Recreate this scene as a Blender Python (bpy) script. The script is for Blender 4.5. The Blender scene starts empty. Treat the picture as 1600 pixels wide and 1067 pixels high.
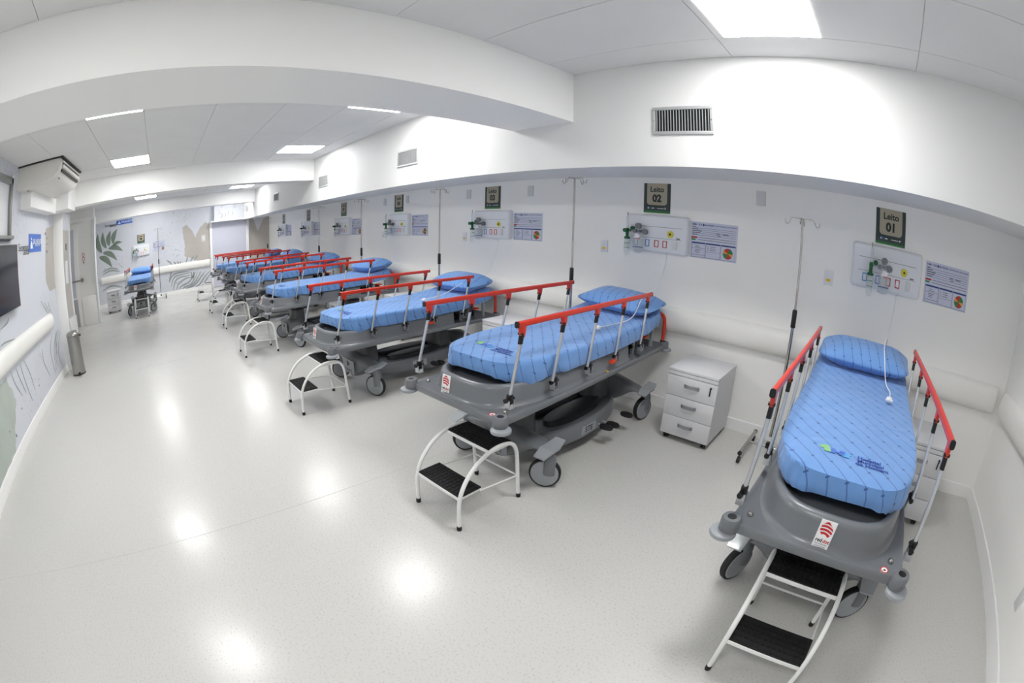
import bpy, bmesh, math, random
from mathutils import Vector, Matrix, noise
C = bpy.context.scene.collection
D = bpy.data
PI = math.pi
R = math.radians
random.seed(7)

# ------------------------------------------------------------------ camera, world, exposure
cam = D.cameras.new('camera')
camo = D.objects.new('camera', cam); C.objects.link(camo)
bpy.context.scene.camera = camo
right = Vector((0.7079097, 0.7058975, 0.0239256)); up = Vector((-0.2022143, 0.1701016, 0.9644557)); fwd = Vector((-0.6767372, 0.6875857, -0.2631592))
m = Matrix((right, up, -fwd)).transposed().to_4x4()
m.translation = Vector((-1.64334, -3.51645, 1.56188))
camo.matrix_world = m
cam.type = 'PANO'
cam.panorama_type = 'FISHEYE_LENS_POLYNOMIAL'      # a 16 mm fisheye lens
cam.sensor_width = 36.0
cam.sensor_height = 24.0
cam.fisheye_fov = R(200)
cam.fisheye_polynomial_k0 = 0.0
cam.fisheye_polynomial_k1 = -0.06331220077653811
cam.fisheye_polynomial_k2 = -5.139833659095694e-05
cam.fisheye_polynomial_k3 = -6.660074046046239e-06
cam.fisheye_polynomial_k4 = -3.560991075286088e-07
cam.clip_start = 0.02

S = bpy.context.scene
w = D.worlds.new('world'); S.world = w; w.use_nodes = True
w.node_tree.nodes['Background'].inputs[0].default_value = (0.8, 0.85, 0.9, 1)
w.node_tree.nodes['Background'].inputs[1].default_value = 0.3
S.view_settings.view_transform = 'Standard'
S.view_settings.look = 'None'
S.view_settings.gamma = 1.0
S.view_settings.use_curve_mapping = False
S.view_settings.exposure = 0.0
LAMP = 30.0                       # strength of the ceiling light panels
S.cycles.max_bounces = 12
S.cycles.diffuse_bounces = 8
S.cycles.glossy_bounces = 4
S.cycles.transmission_bounces = 8
S.cycles.transparent_max_bounces = 8
S.cycles.sample_clamp_indirect = 6.0
S.cycles.use_denoising = True

# ------------------------------------------------------------------ materials
def lin(c):
    return tuple((v/255/12.92 if v/255 <= 0.04045 else ((v/255+0.055)/1.055)**2.4) for v in c)
def mat(name, c, rough=0.5, metal=0.0, spec=0.5, bump=None, noise_amt=None, trans=0.0, alpha=1.0, coat=0.0, emit=None, ior=1.45):
    m = D.materials.new(name); m.use_nodes = True
    nt = m.node_tree; b = nt.nodes['Principled BSDF']
    col = (*lin(c), 1)
    b.inputs['Base Color'].default_value = col
    b.inputs['Roughness'].default_value = rough
    b.inputs['Metallic'].default_value = metal
    b.inputs['Specular IOR Level'].default_value = spec
    b.inputs['Transmission Weight'].default_value = trans
    b.inputs['Alpha'].default_value = alpha
    b.inputs['Coat Weight'].default_value = coat
    b.inputs['IOR'].default_value = ior
    tc = nt.nodes.new('ShaderNodeTexCoord')
    if emit:
        b.inputs['Emission Color'].default_value = (*emit[0], 1); b.inputs['Emission Strength'].default_value = emit[1]
    if noise_amt:
        sc, amt = noise_amt
        n = nt.nodes.new('ShaderNodeTexNoise'); n.inputs['Scale'].default_value = sc; n.inputs['Detail'].default_value = 4
        nt.links.new(tc.outputs['Object'], n.inputs['Vector'])
        r = nt.nodes.new('ShaderNodeMapRange'); r.inputs[1].default_value = 0.3; r.inputs[2].default_value = 0.7
        r.inputs[3].default_value = 1-amt; r.inputs[4].default_value = 1+amt
        nt.links.new(n.outputs['Fac'], r.inputs[0])
        mx = nt.nodes.new('ShaderNodeVectorMath'); mx.operation = 'SCALE'
        mx.inputs[0].default_value = col[:3]
        nt.links.new(r.outputs[0], mx.inputs['Scale'])
        nt.links.new(mx.outputs[0], b.inputs['Base Color'])
    if bump:
        sc, st = bump
        n = nt.nodes.new('ShaderNodeTexNoise'); n.inputs['Scale'].default_value = sc; n.inputs['Detail'].default_value = 3
        nt.links.new(tc.outputs['Object'], n.inputs['Vector'])
        bp = nt.nodes.new('ShaderNodeBump'); bp.inputs['Strength'].default_value = st; bp.inputs['Distance'].default_value = 0.01
        nt.links.new(n.outputs['Fac'], bp.inputs['Height']); nt.links.new(bp.outputs[0], b.inputs['Normal'])
    return m

M = {}
M['wall'] = mat('wall_paint', (248, 247, 244), 0.55, bump=(60, 0.02), noise_amt=(1.5, 0.012))
M['bulk'] = mat('bulkhead_paint', (243, 243, 241), 0.6, bump=(60, 0.02))
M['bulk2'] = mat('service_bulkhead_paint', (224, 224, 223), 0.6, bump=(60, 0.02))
M['tile'] = mat('ceiling_tile_board', (226, 226, 225), 0.75, bump=(220, 0.12), noise_amt=(3, 0.015))
M['grid'] = mat('ceiling_grid', (150, 151, 152), 0.7)
M['base'] = mat('skirting_vinyl', (240, 240, 238), 0.35)
M['bumper'] = mat('bumper_vinyl', (242, 241, 236), 0.38, bump=(90, 0.04))
M['mural'] = mat('mural_vinyl', (208, 211, 226), 0.45, noise_amt=(0.9, 0.06))
M['sand'] = mat('mural_sand_print', (183, 178, 171), 0.45, noise_amt=(2.5, 0.06))
M['leaf'] = mat('mural_leaf_print', (122, 135, 122), 0.45, noise_amt=(4, 0.06))
M['stroke'] = mat('mural_line_print', (150, 155, 154), 0.45)
M['moss'] = mat('mural_pale_green_print', (176, 186, 178), 0.45, noise_amt=(3, 0.08))
M['dot'] = mat('mural_dot_print', (70, 70, 74), 0.5)
M['plastic'] = mat('grey_bed_plastic', (112, 115, 119), 0.33, bump=(400, 0.03), coat=0.15)
M['plastic_lt'] = mat('light_grey_plastic', (152, 156, 160), 0.4)
M['plastic_dk'] = mat('dark_grey_plastic', (48, 50, 53), 0.42)
M['column'] = mat('column_grey', (84, 86, 89), 0.35)
M['rubber'] = mat('black_rubber', (26, 26, 28), 0.6)
M['black'] = mat('black_plastic', (20, 20, 21), 0.35)
M['alu'] = mat('satin_aluminium', (196, 198, 202), 0.32, metal=0.75)
M['steel'] = mat('brushed_steel', (170, 168, 164), 0.22, metal=0.95)
M['chrome'] = mat('chrome', (190, 188, 184), 0.12, metal=1.0)
M['red'] = mat('red_rail_plastic', (200, 52, 32), 0.35, coat=0.2)
M['redlever'] = mat('orange_red_lever', (220, 66, 30), 0.4)
M['yellow'] = mat('yellow_sticker', (232, 190, 40), 0.5)
M['yellow2'] = mat('pale_yellow_socket', (214, 205, 70), 0.5)
M['white'] = mat('white_enamel', (232, 232, 230), 0.3)
M['whitep'] = mat('white_plastic', (228, 230, 234), 0.3)
M['whiteg'] = mat('offwhite_plastic', (214, 215, 214), 0.42)
M['stickw'] = mat('sticker_white', (238, 238, 238), 0.4)
M['stickr'] = mat('sticker_red', (196, 40, 46), 0.4)
M['cab'] = mat('cabinet_laminate', (212, 212, 214), 0.4, bump=(300, 0.02))
M['cabgap'] = mat('cabinet_gap', (70, 70, 72), 0.6)
M['handle'] = mat('grey_drawer_handle', (150, 152, 156), 0.35, metal=0.3)
M['tread'] = mat('black_ribbed_rubber', (17, 17, 18), 0.7)
M['signdk'] = mat('sign_dark_green', (58, 68, 66), 0.45)
M['signbg'] = mat('sign_beige', (178, 170, 148), 0.5)
M['signgr'] = mat('sign_green', (42, 120, 62), 0.45)
M['signtx'] = mat('sign_text_dark', (44, 50, 48), 0.5)
M['paper'] = mat('chart_paper', (206, 210, 228), 0.35)
M['paperlt'] = mat('chart_cell', (222, 224, 238), 0.4)
M['inkb'] = mat('chart_ink_blue', (52, 74, 130), 0.5)
M['inkd'] = mat('chart_ink_grey', (104, 106, 126), 0.5)
M['inkr'] = mat('chart_ink_red', (186, 62, 50), 0.5)
M['inkg'] = mat('chart_ink_green', (54, 130, 72), 0.5)
M['inko'] = mat('chart_ink_orange', (222, 160, 80), 0.5)
M['blue'] = mat('sign_blue', (58, 108, 196), 0.4)
M['sockb'] = mat('socket_blue', (66, 136, 206), 0.4)
M['sockr'] = mat('socket_red', (200, 48, 56), 0.4)
M['green'] = mat('oxygen_green', (22, 96, 56), 0.4)
M['gauge'] = mat('gauge_grey', (120, 122, 126), 0.3, metal=0.3)
M['tv'] = mat('tv_screen', (24, 24, 27), 0.12, spec=0.6)
M['tvframe'] = mat('tv_frame', (18, 18, 20), 0.3)
M['tvedge'] = mat('tv_red_edge', (150, 40, 60), 0.4)
M['winframe'] = mat('window_frame_grey', (140, 142, 140), 0.4, metal=0.3)
M['winpane'] = mat('frosted_window_pane', (222, 224, 228), 0.3)
M['doorw'] = mat('door_white', (242, 242, 240), 0.4)
M['doorl'] = mat('door_lilac_panel', (204, 205, 218), 0.4)
M['kick'] = mat('door_steel_kickplate', (176, 177, 179), 0.35, metal=0.4)
M['jambedge'] = mat('jamb_pale_green_edge', (214, 226, 226), 0.3)
M['acw'] = mat('air_conditioner_white', (222, 220, 214), 0.4)
M['acdk'] = mat('air_conditioner_slot', (44, 42, 40), 0.5)
M['ventbk'] = mat('vent_dark', (16, 19, 20), 0.8)
M['ventfr'] = mat('vent_aluminium', (186, 188, 188), 0.4, metal=0.35)
M['sheetg'] = mat('print_green', (138, 190, 130), 0.8)
M['sheetb'] = mat('print_blue', (84, 122, 204), 0.8)
M['sheetc'] = mat('print_cyan', (96, 164, 220), 0.8)
M['sheett'] = mat('print_navy', (44, 70, 150), 0.8)
M['lamp'] = mat('light_diffuser', (250, 250, 250), 0.5, emit=((1.0, 0.995, 0.985), LAMP))
M['seam'] = mat('floor_seam', (186, 185, 180), 0.5)

def glassy(name, c, alpha):
    m = mat(name, c, 0.08, alpha=alpha, spec=0.8)
    return m
M['clear'] = glassy('clear_plastic', (216, 226, 230), 0.28)
M['clearp'] = glassy('clear_pedal_plastic', (206, 212, 214), 0.55)

def floor_mat():
    m = mat('vinyl_floor', (212, 211, 207), 0.3, spec=0.5)
    nt = m.node_tree; b = nt.nodes['Principled BSDF']
    tc = nt.nodes.new('ShaderNodeTexCoord')
    n = nt.nodes.new('ShaderNodeTexNoise'); n.inputs['Scale'].default_value = 90; n.inputs['Detail'].default_value = 4
    nt.links.new(tc.outputs['Object'], n.inputs['Vector'])
    cr = nt.nodes.new('ShaderNodeValToRGB')
    cr.color_ramp.elements[0].position = 0.30; cr.color_ramp.elements[0].color = (*lin((184, 182, 175)), 1)
    cr.color_ramp.elements[1].position = 0.46; cr.color_ramp.elements[1].color = (*lin((201, 200, 196)), 1)
    nt.links.new(n.outputs['Fac'], cr.inputs[0])
    nt.links.new(cr.outputs[0], b.inputs['Base Color'])
    n2 = nt.nodes.new('ShaderNodeTexNoise'); n2.inputs['Scale'].default_value = 2.2; n2.inputs['Detail'].default_value = 5
    nt.links.new(tc.outputs['Object'], n2.inputs['Vector'])
    mr = nt.nodes.new('ShaderNodeMapRange'); mr.inputs[1].default_value = 0.3; mr.inputs[2].default_value = 0.7
    mr.inputs[3].default_value = 0.21; mr.inputs[4].default_value = 0.27
    nt.links.new(n2.outputs['Fac'], mr.inputs[0]); nt.links.new(mr.outputs[0], b.inputs['Roughness'])
    n3 = nt.nodes.new('ShaderNodeTexNoise'); n3.inputs['Scale'].default_value = 7
    nt.links.new(tc.outputs['Object'], n3.inputs['Vector'])
    bp = nt.nodes.new('ShaderNodeBump'); bp.inputs['Strength'].default_value = 0.06; bp.inputs['Distance'].default_value = 0.02
    nt.links.new(n3.outputs['Fac'], bp.inputs['Height']); nt.links.new(bp.outputs[0], b.inputs['Normal'])
    return m
M['floor'] = floor_mat()

def sheet_mat(name, ang, creases):
    """blue hospital sheet: thin diagonal dotted lines woven/printed on the cloth"""
    m = mat(name, (108, 150, 206), 0.85, spec=0.2)
    nt = m.node_tree; b = nt.nodes['Principled BSDF']; L = nt.links
    b.inputs['Sheen Weight'].default_value = 0.25
    tc = nt.nodes.new('ShaderNodeTexCoord')
    def math_(op, a, bb=None, c=None):
        n = nt.nodes.new('ShaderNodeMath'); n.operation = op
        for i, v in enumerate((a, bb, c)):
            if v is None: continue
            if isinstance(v, (int, float)): n.inputs[i].default_value = v
            else: L.new(v, n.inputs[i])
        return n.outputs[0]
    nz = nt.nodes.new('ShaderNodeTexNoise'); nz.inputs['Scale'].default_value = 3.2; nz.inputs['Detail'].default_value = 1
    L.new(tc.outputs['Object'], nz.inputs['Vector'])
    sx = nt.nodes.new('ShaderNodeSeparateXYZ'); L.new(tc.outputs['Object'], sx.inputs[0])
    X, Y, Z = sx.outputs
    ca, sa = math.cos(ang), math.sin(ang)
    p = math_('ADD', math_('MULTIPLY', X, ca), math_('MULTIPLY', Y, sa))
    p = math_('ADD', p, math_('MULTIPLY', Z, 0.25))
    p = math_('ADD', p, math_('MULTIPLY', nz.outputs['Fac'], 0.035))
    q = math_('ADD', math_('ADD', math_('MULTIPLY', X, -sa), math_('MULTIPLY', Y, ca)), math_('MULTIPLY', Z, 1.1))
    pitch = 0.068
    pm = math_('ABSOLUTE', math_('SUBTRACT', math_('FRACT', math_('DIVIDE', p, pitch)), 0.5))   # 0 on a line
    row = math_('FLOOR', math_('DIVIDE', p, pitch))
    qq = math_('FRACT', math_('ADD', math_('DIVIDE', q, 0.15), math_('MULTIPLY', row, 0.37)))
    line = math_('LESS_THAN', pm, 0.036)
    mark = math_('MULTIPLY', math_('LESS_THAN', pm, 0.11), math_('LESS_THAN', qq, 0.07))
    fine = math_('GREATER_THAN', math_('SINE', math_('MULTIPLY', q, 1400)), -0.55)
    line = math_('MULTIPLY', math_('MULTIPLY', line, fine), 0.8)
    f = math_('MAXIMUM', line, math_('MULTIPLY', mark, 0.75))
    mx = nt.nodes.new('ShaderNodeMix'); mx.data_type = 'RGBA'; L.new(f, mx.inputs[0])
    mx.inputs[6].default_value = (*lin((108, 150, 206)), 1); mx.inputs[7].default_value = (*lin((46, 68, 124)), 1)
    L.new(mx.outputs[2], b.inputs['Base Color'])
    # cloth relief: soft wrinkles and pressed folds
    n1 = nt.nodes.new('ShaderNodeTexNoise'); n1.inputs['Scale'].default_value = 5; n1.inputs['Detail'].default_value = 1.5; n1.inputs['Distortion'].default_value = 1.2
    L.new(tc.outputs['Object'], n1.inputs['Vector'])
    h = math_('MULTIPLY', n1.outputs['Fac'], 1.0)
    for cx in creases:
        d = math_('ABSOLUTE', math_('SUBTRACT', X, cx))
        h = math_('SUBTRACT', h, math_('MULTIPLY', math_('LESS_THAN', d, 0.0025), 0.45))
    bp = nt.nodes.new('ShaderNodeBump'); bp.inputs['Strength'].default_value = 0.8; bp.inputs['Distance'].default_value = 0.012
    L.new(h, bp.inputs['Height']); L.new(bp.outputs[0], b.inputs['Normal'])
    return m
M['sheet'] = sheet_mat('blue_striped_sheet', R(40), (-0.185, 0.165))
M['pillowc'] = sheet_mat('blue_striped_pillowcase', R(12), ())

def mural_lines():
    """lilac mural vinyl with faint contour lines"""
    m = mat('mural_contour_vinyl', (208, 212, 218), 0.45)
    nt = m.node_tree; b = nt.nodes['Principled BSDF']
    tc = nt.nodes.new('ShaderNodeTexCoord')
    n = nt.nodes.new('ShaderNodeTexNoise'); n.inputs['Scale'].default_value = 1.3; n.inputs['Detail'].default_value = 2; n.inputs['Distortion'].default_value = 1.2
    nt.links.new(tc.outputs['Object'], n.inputs['Vector'])
    mu = nt.nodes.new('ShaderNodeMath'); mu.operation = 'MULTIPLY'; mu.inputs[1].default_value = 22
    nt.links.new(n.outputs['Fac'], mu.inputs[0])
    fr = nt.nodes.new('ShaderNodeMath'); fr.operation = 'FRACT'; nt.links.new(mu.outputs[0], fr.inputs[0])
    lt = nt.nodes.new('ShaderNodeMath'); lt.operation = 'LESS_THAN'; lt.inputs[1].default_value = 0.09
    nt.links.new(fr.outputs[0], lt.inputs[0])
    n2 = nt.nodes.new('ShaderNodeTexNoise'); n2.inputs['Scale'].default_value = 0.8
    nt.links.new(tc.outputs['Object'], n2.inputs['Vector'])
    g = nt.nodes.new('ShaderNodeMath'); g.operation = 'GREATER_THAN'; g.inputs[1].default_value = 0.5; nt.links.new(n2.outputs['Fac'], g.inputs[0])
    mm = nt.nodes.new('ShaderNodeMath'); mm.operation = 'MULTIPLY'; nt.links.new(lt.outputs[0], mm.inputs[0]); nt.links.new(g.outputs[0], mm.inputs[1])
    mh = nt.nodes.new('ShaderNodeMath'); mh.operation = 'MULTIPLY'; mh.inputs[1].default_value = 0.6; nt.links.new(mm.outputs[0], mh.inputs[0])
    mx = nt.nodes.new('ShaderNodeMix'); mx.data_type = 'RGBA'; nt.links.new(mh.outputs[0], mx.inputs[0])
    mx.inputs[6].default_value = (*lin((210, 213, 220)), 1); mx.inputs[7].default_value = (*lin((158, 163, 167)), 1)
    nt.links.new(mx.outputs[2], b.inputs['Base Color'])
    return m
M['contour'] = mural_lines()

# ------------------------------------------------------------------ mesh helpers
class B:
    """collects shapes in a bmesh with material slots, then links them as one mesh object"""
    def __init__(s): s.bm = bmesh.new(); s.mats = []; s.mi = 0
    def use(s, key):
        if key not in s.mats: s.mats.append(key)
        s.mi = s.mats.index(key); return s
    def _mark(s, faces):
        for f in faces: f.material_index = s.mi
    def box(s, c, d, bev=0.0, seg=2, rot=None):
        r = bmesh.ops.create_cube(s.bm, size=1.0)
        vs = r['verts']
        mt = Matrix.Translation(c) @ (rot.to_4x4() if rot else Matrix()) @ Matrix.Diagonal((*d, 1))
        bmesh.ops.transform(s.bm, matrix=mt, verts=vs)
        fs = set(f for v in vs for f in v.link_faces)
        s._mark(fs)
        if bev:
            es = list(set(e for v in vs for e in v.link_edges))
            rr = bmesh.ops.bevel(s.bm, geom=es, offset=min(bev, min(d)*0.49), segments=seg, affect='EDGES', profile=0.5)
            s._mark(rr['faces'])
        return s
    def b2(s, a, b, bev=0.0, seg=2):
        c = [(p+q)/2 for p, q in zip(a, b)]; d = [abs(p-q) for p, q in zip(a, b)]
        return s.box(c, d, bev, seg)
    def loft(s, rings, cap0=True, cap1=True, closed=True):
        vr = [[s.bm.verts.new(p) for p in ring] for ring in rings]
        n = len(vr[0]); fs = []
        for a, b in zip(vr[:-1], vr[1:]):
            for i in range(n if closed else n-1):
                j = (i+1) % n
                try: fs.append(s.bm.faces.new((a[i], a[j], b[j], b[i])))
                except ValueError: pass
        if cap0 and closed: fs.append(s.bm.faces.new(list(reversed(vr[0]))))
        if cap1 and closed: fs.append(s.bm.faces.new(vr[-1]))
        s._mark(fs); return s
    def cyl(s, p0, p1, r0, r1=None, n=16, cap=True):
        r1 = r0 if r1 is None else r1
        p0 = Vector(p0); p1 = Vector(p1); z = (p1-p0).normalized()
        x = z.orthogonal().normalized(); y = z.cross(x)
        ring = lambda p, r: [p + (x*math.cos(2*PI*i/n) + y*math.sin(2*PI*i/n))*r for i in range(n)]
        return s.loft([ring(p0, r0), ring(p1, r1)], cap, cap)
    def tube(s, pts, r, n=8, closed=False, flat=None):
        pts = [Vector(p) for p in pts]
        k = len(pts); prev = None; rings = []
        for i, p in enumerate(pts):
            a = pts[i-1] if (i > 0 or closed) else p
            b = pts[(i+1) % k] if (i < k-1 or closed) else p
            t = (b-a).normalized()
            if prev is None: x = t.orthogonal().normalized()
            else: x = (prev - t*prev.dot(t)).normalized()
            prev = x; y = t.cross(x)
            rr = r[i] if isinstance(r, (list, tuple)) else r
            rings.append([p + (x*math.cos(2*PI*j/n) + y*math.sin(2*PI*j/n))*rr for j in range(n)])
        if closed: rings.append(rings[0]); return s.loft(rings, False, False)
        return s.loft(rings)
    def prism(s, poly, z0, z1, axis='z', bev=0):
        """extrude a 2-D outline; axis z: (x,y)->xy, axis y: (x,z), axis x: (y,z)"""
        f = {'z': lambda p, h: (p[0], p[1], h), 'y': lambda p, h: (p[0], h, p[1]), 'x': lambda p, h: (h, p[0], p[1])}[axis]
        return s.loft([[f(p, z0) for p in poly], [f(p, z1) for p in poly]])
    def lathe(s, prof, c=(0, 0, 0), n=20):
        rings = [[(c[0]+r*math.cos(2*PI*i/n), c[1]+r*math.sin(2*PI*i/n), c[2]+z) for i in range(n)] for r, z in prof]
        return s.loft(rings)
    def quad(s, *p):
        vs = [s.bm.verts.new(q) for q in p]; s._mark([s.bm.faces.new(vs)]); return s
    def text(s, t, size, mt, bold=0.0):
        me = text_mesh(t, size, bold)
        k = len(s.bm.verts)
        nf = len(s.bm.faces)
        s.bm.from_mesh(me)
        s.bm.verts.ensure_lookup_table(); s.bm.faces.ensure_lookup_table()
        bmesh.ops.transform(s.bm, matrix=mt, verts=s.bm.verts[k:])
        for f in s.bm.faces[nf:]: f.material_index = s.mi
        return s
    def build(s, name, parent=None, smooth=40, mats=None):
        bmesh.ops.recalc_face_normals(s.bm, faces=s.bm.faces)
        me = D.meshes.new(name); s.bm.to_mesh(me); s.bm.free()
        for k in (s.mats or [mats]): me.materials.append(M[k])
        if smooth:
            me.shade_smooth() if hasattr(me, 'shade_smooth') else None
            me.set_sharp_from_angle(angle=R(smooth))
        return link(name, me, parent)

def islands(b, name, parent, smooth=None):
    """build every loose piece of b as an object of its own"""
    bm = b.bm; left = set(bm.verts); out = []
    while left:
        st = [next(iter(sorted(left, key=lambda v: v.index)))] if False else [min(left, key=lambda v: v.co.x + 7*v.co.z)]
        got = set(st)
        while st:
            v = st.pop()
            for e in v.link_edges:
                o = e.other_vert(v)
                if o not in got: got.add(o); st.append(o)
        left -= got
        c = B(); c.mats = list(b.mats); mp = {v: c.bm.verts.new(v.co) for v in got}
        for f in {f for v in got for f in v.link_faces}:
            g = c.bm.faces.new([mp[v] for v in f.verts]); g.material_index = f.material_index
        out.append(c.build(name, parent, smooth=smooth))
    return out
_tc = {}
def text_mesh(t, size, bold=0.0):
    key = (t, size, bold)
    if key not in _tc:
        cu = D.curves.new('t', 'FONT'); cu.body = t; cu.size = size; cu.align_x = 'CENTER'; cu.align_y = 'CENTER'
        cu.offset = bold; cu.resolution_u = 3
        o = D.objects.new('t', cu); C.objects.link(o)
        dg = bpy.context.evaluated_depsgraph_get()
        _tc[key] = D.meshes.new_from_object(o.evaluated_get(dg))
        D.objects.remove(o); D.curves.remove(cu)
    return _tc[key]

def link(name, me, parent=None):
    o = D.objects.new(name, me); C.objects.link(o)
    if parent: o.parent = parent
    return o
def tag(o, label=None, cat=None, group=None, kind=None):
    for k, v in (('label', label), ('category', cat), ('group', group), ('kind', kind)):
        if v: o[k] = v
    return o
def empty(name, loc=(0, 0, 0), rz=0.0):
    o = D.objects.new(name, None); C.objects.link(o); o.location = loc; o.rotation_euler = (0, 0, rz)
    o.empty_display_size = 0.1
    return o
def copy_tree(o, parent=None):
    c = o.copy(); C.objects.link(c)
    c.parent = parent
    for ch in list(o.children): copy_tree(ch, c)
    return c
def wallm(x, z, y=0.0):     # text lying in XY turned upright, facing -y
    return Matrix.Translation((x, y, z)) @ Matrix.Rotation(PI/2, 4, 'X')
def rrect(w, h, r, n=6, cx=0, cy=0):
    pts = []
    for (sx, sy, a0) in ((1, 1, 0), (-1, 1, 90), (-1, -1, 180), (1, -1, 270)):
        for i in range(n+1):
            a = R(a0 + 90*i/n)
            pts.append((cx + sx*(w/2-r) + r*math.cos(a), cy + sy*(h/2-r) + r*math.sin(a)))
    return pts

# ------------------------------------------------------------------ the room shell
H = 2.72          # ceiling height
BD = -0.95        # front of the service bulkhead over the bed heads
WL = -5.62        # window wall
FX = -15.95       # far wall
def struct(b, name, **k):
    o = b.build(name, **k); o['kind'] = 'structure'; return o

fl = struct(B().use('floor').b2((FX-0.1, -7.0, -0.06), (0.1, 0.1, 0)), 'floor', smooth=None)
for x in (-3.88, -7.9, -11.9):
    B().use('seam').b2((x-0.0015, WL, 0.0), (x+0.0015, 0, 0.0006)).build('floor_seam', fl, smooth=None)
struct(B().use('wall').b2((FX, 0, 0), (0, 0.1, H+0.1)), 'wall_back', smooth=None)
struct(B().use('wall').b2((0, -7.0, 0), (0.1, 0.1, H+0.1)), 'wall_right', smooth=None)
wl = struct(B().use('contour').b2((-9.3, WL-0.12, 0), (0, WL, H+0.1)), 'wall_left', smooth=None)
wf = struct(B().use('contour').b2((FX-0.1, -7.0, 0), (FX, 0.1, H+0.1)), 'wall_far', smooth=None)
struct(B().use('wall').b2((FX, -7.1, 0), (-9.3, -7.0, H+0.1)), 'wall_front', smooth=None)
struct(B().use('wall').b2((-9.3, -7.0, 0), (-9.2, WL-0.12, H+0.1)), 'wall_front', smooth=None)

# bulkhead along the bed wall
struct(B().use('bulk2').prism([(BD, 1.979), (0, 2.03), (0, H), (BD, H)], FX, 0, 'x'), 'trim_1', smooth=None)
# beams across the ceiling
struct(B().use('bulk').b2((-4.22, WL, 2.33), (-3.605, BD, H)), 'trim_2', smooth=None)
struct(B().use('bulk').b2((-9.18, -7.0, 2.358), (-8.85, BD, H)), 'trim_3', smooth=None)
struct(B().use('bulk').b2((-14.2, -7.0, 2.385), (-13.8, BD, H)), 'trim_4', smooth=None)
# boxing on the window wall under the air conditioner, and the column head
struct(B().use('bulk').b2((-8.3, WL, 2.27), (-6.93, -5.45, 2.47)), 'trim_5', smooth=None)
struct(B().use('bulk').b2((-8.85, WL, 2.30), (-8.3, -5.22, H)), 'trim_6', smooth=None)
# pillar at the end of the window wall
pl = struct(B().use('contour').b2((-9.3, WL, 0), (-8.72, -5.44, 2.30)), 'wall_left', smooth=None)
B().use('bulk').b2((-8.735, WL-0.0, 0), (-8.712, -5.432, 2.30), 0.006).build('corner_trim', pl)
B().use('bulk').b2((-9.31, -5.46, 0), (-9.27, -5.432, 2.30), 0.006).build('corner_trim', pl)
B().use('sand').b2((-9.2, -5.44, 0.75), (-8.78, -5.4385, 2.05)).build('sand_print', pl, smooth=None)
B().use('whiteg').b2((-9.25, -5.44, 0.3), (-8.75, -5.39, 0.74), 0.02).build('guard_panel', pl)
# box header in front of the far wall over the bed-side opening
hd = struct(B().use('contour').b2((FX, -1.93, 2.03), (FX+0.28, BD, H)), 'trim_7', smooth=None)
struct(B().use('bulk').b2((FX, -2.05, 1.995), (FX+0.30, BD, 2.028), 0.004), 'trim_8')

# skirting
def skirting(a, b, n, name):
    """a, b floor ends of the wall line, n inward normal"""
    a = Vector(a); b = Vector(b); n = Vector(n)
    prof = [(0, 0), (0.014, 0), (0.014, 0.085), (0.011, 0.100), (0.004, 0.105), (0, 0.105)]
    o = B().use('base').loft([[p + n*q[0] + Vector((0, 0, q[1])) for q in prof] for p in (a, b)])
    return struct(o, name, smooth=30)
skirting((FX, 0, 0), (0, 0, 0), (0, -1, 0), 'baseboard_back')
skirting((0, 0, 0), (0, WL, 0), (-1, 0, 0), 'baseboard_right')
skirting((-8.72, WL, 0), (0, WL, 0), (0, 1, 0), 'baseboard_left')
skirting((FX, -7.0, 0), (FX, 0, 0), (1, 0, 0), 'baseboard_far')

# ceiling: slab with lay-in tiles
ce = struct(B().use('grid').b2((FX-0.1, -7.1, H+0.006), (0.1, 0.1, H+0.1)), 'ceiling', smooth=None)
LY = [(-1.83, -1.235), (-4.42, -3.82)]
LIGHTS = [(-2.34, -1.75, 0), (-2.34, -1.75, 1), (-5.56, -4.97, 0), (-5.56, -4.97, 1), (-8.2, -7.6, 0), (-8.2, -7.6, 1),
          (-13.06, -12.46, 0), (-13.06, -12.46, 1), (-14.87, -14.27, 0), (-14.87, -14.27, 1)]
ys = [BD, -1.235, -1.83, -2.45, -3.12, -3.82, -4.42, -5.07, WL]
bays = [([0, -1.17, -2.38, -3.605]), ([-4.22, -5.57, -6.79, -8.0, -8.85]), ([-9.18, -10.4, -11.65, -12.85, -13.8]), ([-14.2, -14.27, -15.2, FX])]
gap = 0.002
tile_cache = {}
def tile(x0, x1, y0, y1):
    k = (round(x1-x0, 3), round(y1-y0, 3))
    if k not in tile_cache:
        b = B().use('tile'); b.b2((-k[0]/2+gap, -k[1]/2+gap, -0.004), (k[0]/2-gap, k[1]/2-gap, 0.006))
        o = b.build('ceiling_tile', ce, smooth=None); tile_cache[k] = o.data
    else: o = link('ceiling_tile', tile_cache[k], ce)
    o.location = ((x0+x1)/2, (y0+y1)/2, H + random.uniform(0, 0.0015))
for bi, xs in enumerate(bays):
    yy = ys if bi < 2 else ys[:-1] + [-5.72, -6.35, -7.0]
    for a, b_ in zip(xs[:-1], xs[1:]):
        x1, x0 = a, b_
        for y1, y0 in zip(yy[:-1], yy[1:]):
            cut = [l for l in LIGHTS if abs(LY[l[2]][0]-y0) < 0.02 and l[0] < x1-0.01 and l[1] > x0+0.01]
            if not cut: tile(x0, x1, y0, y1)
            else:
                l = cut[0]
                if l[0]-x0 > 0.02: tile(x0, l[0], y0, y1)
                if x1-l[1] > 0.02: tile(l[1], x1, y0, y1)
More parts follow.
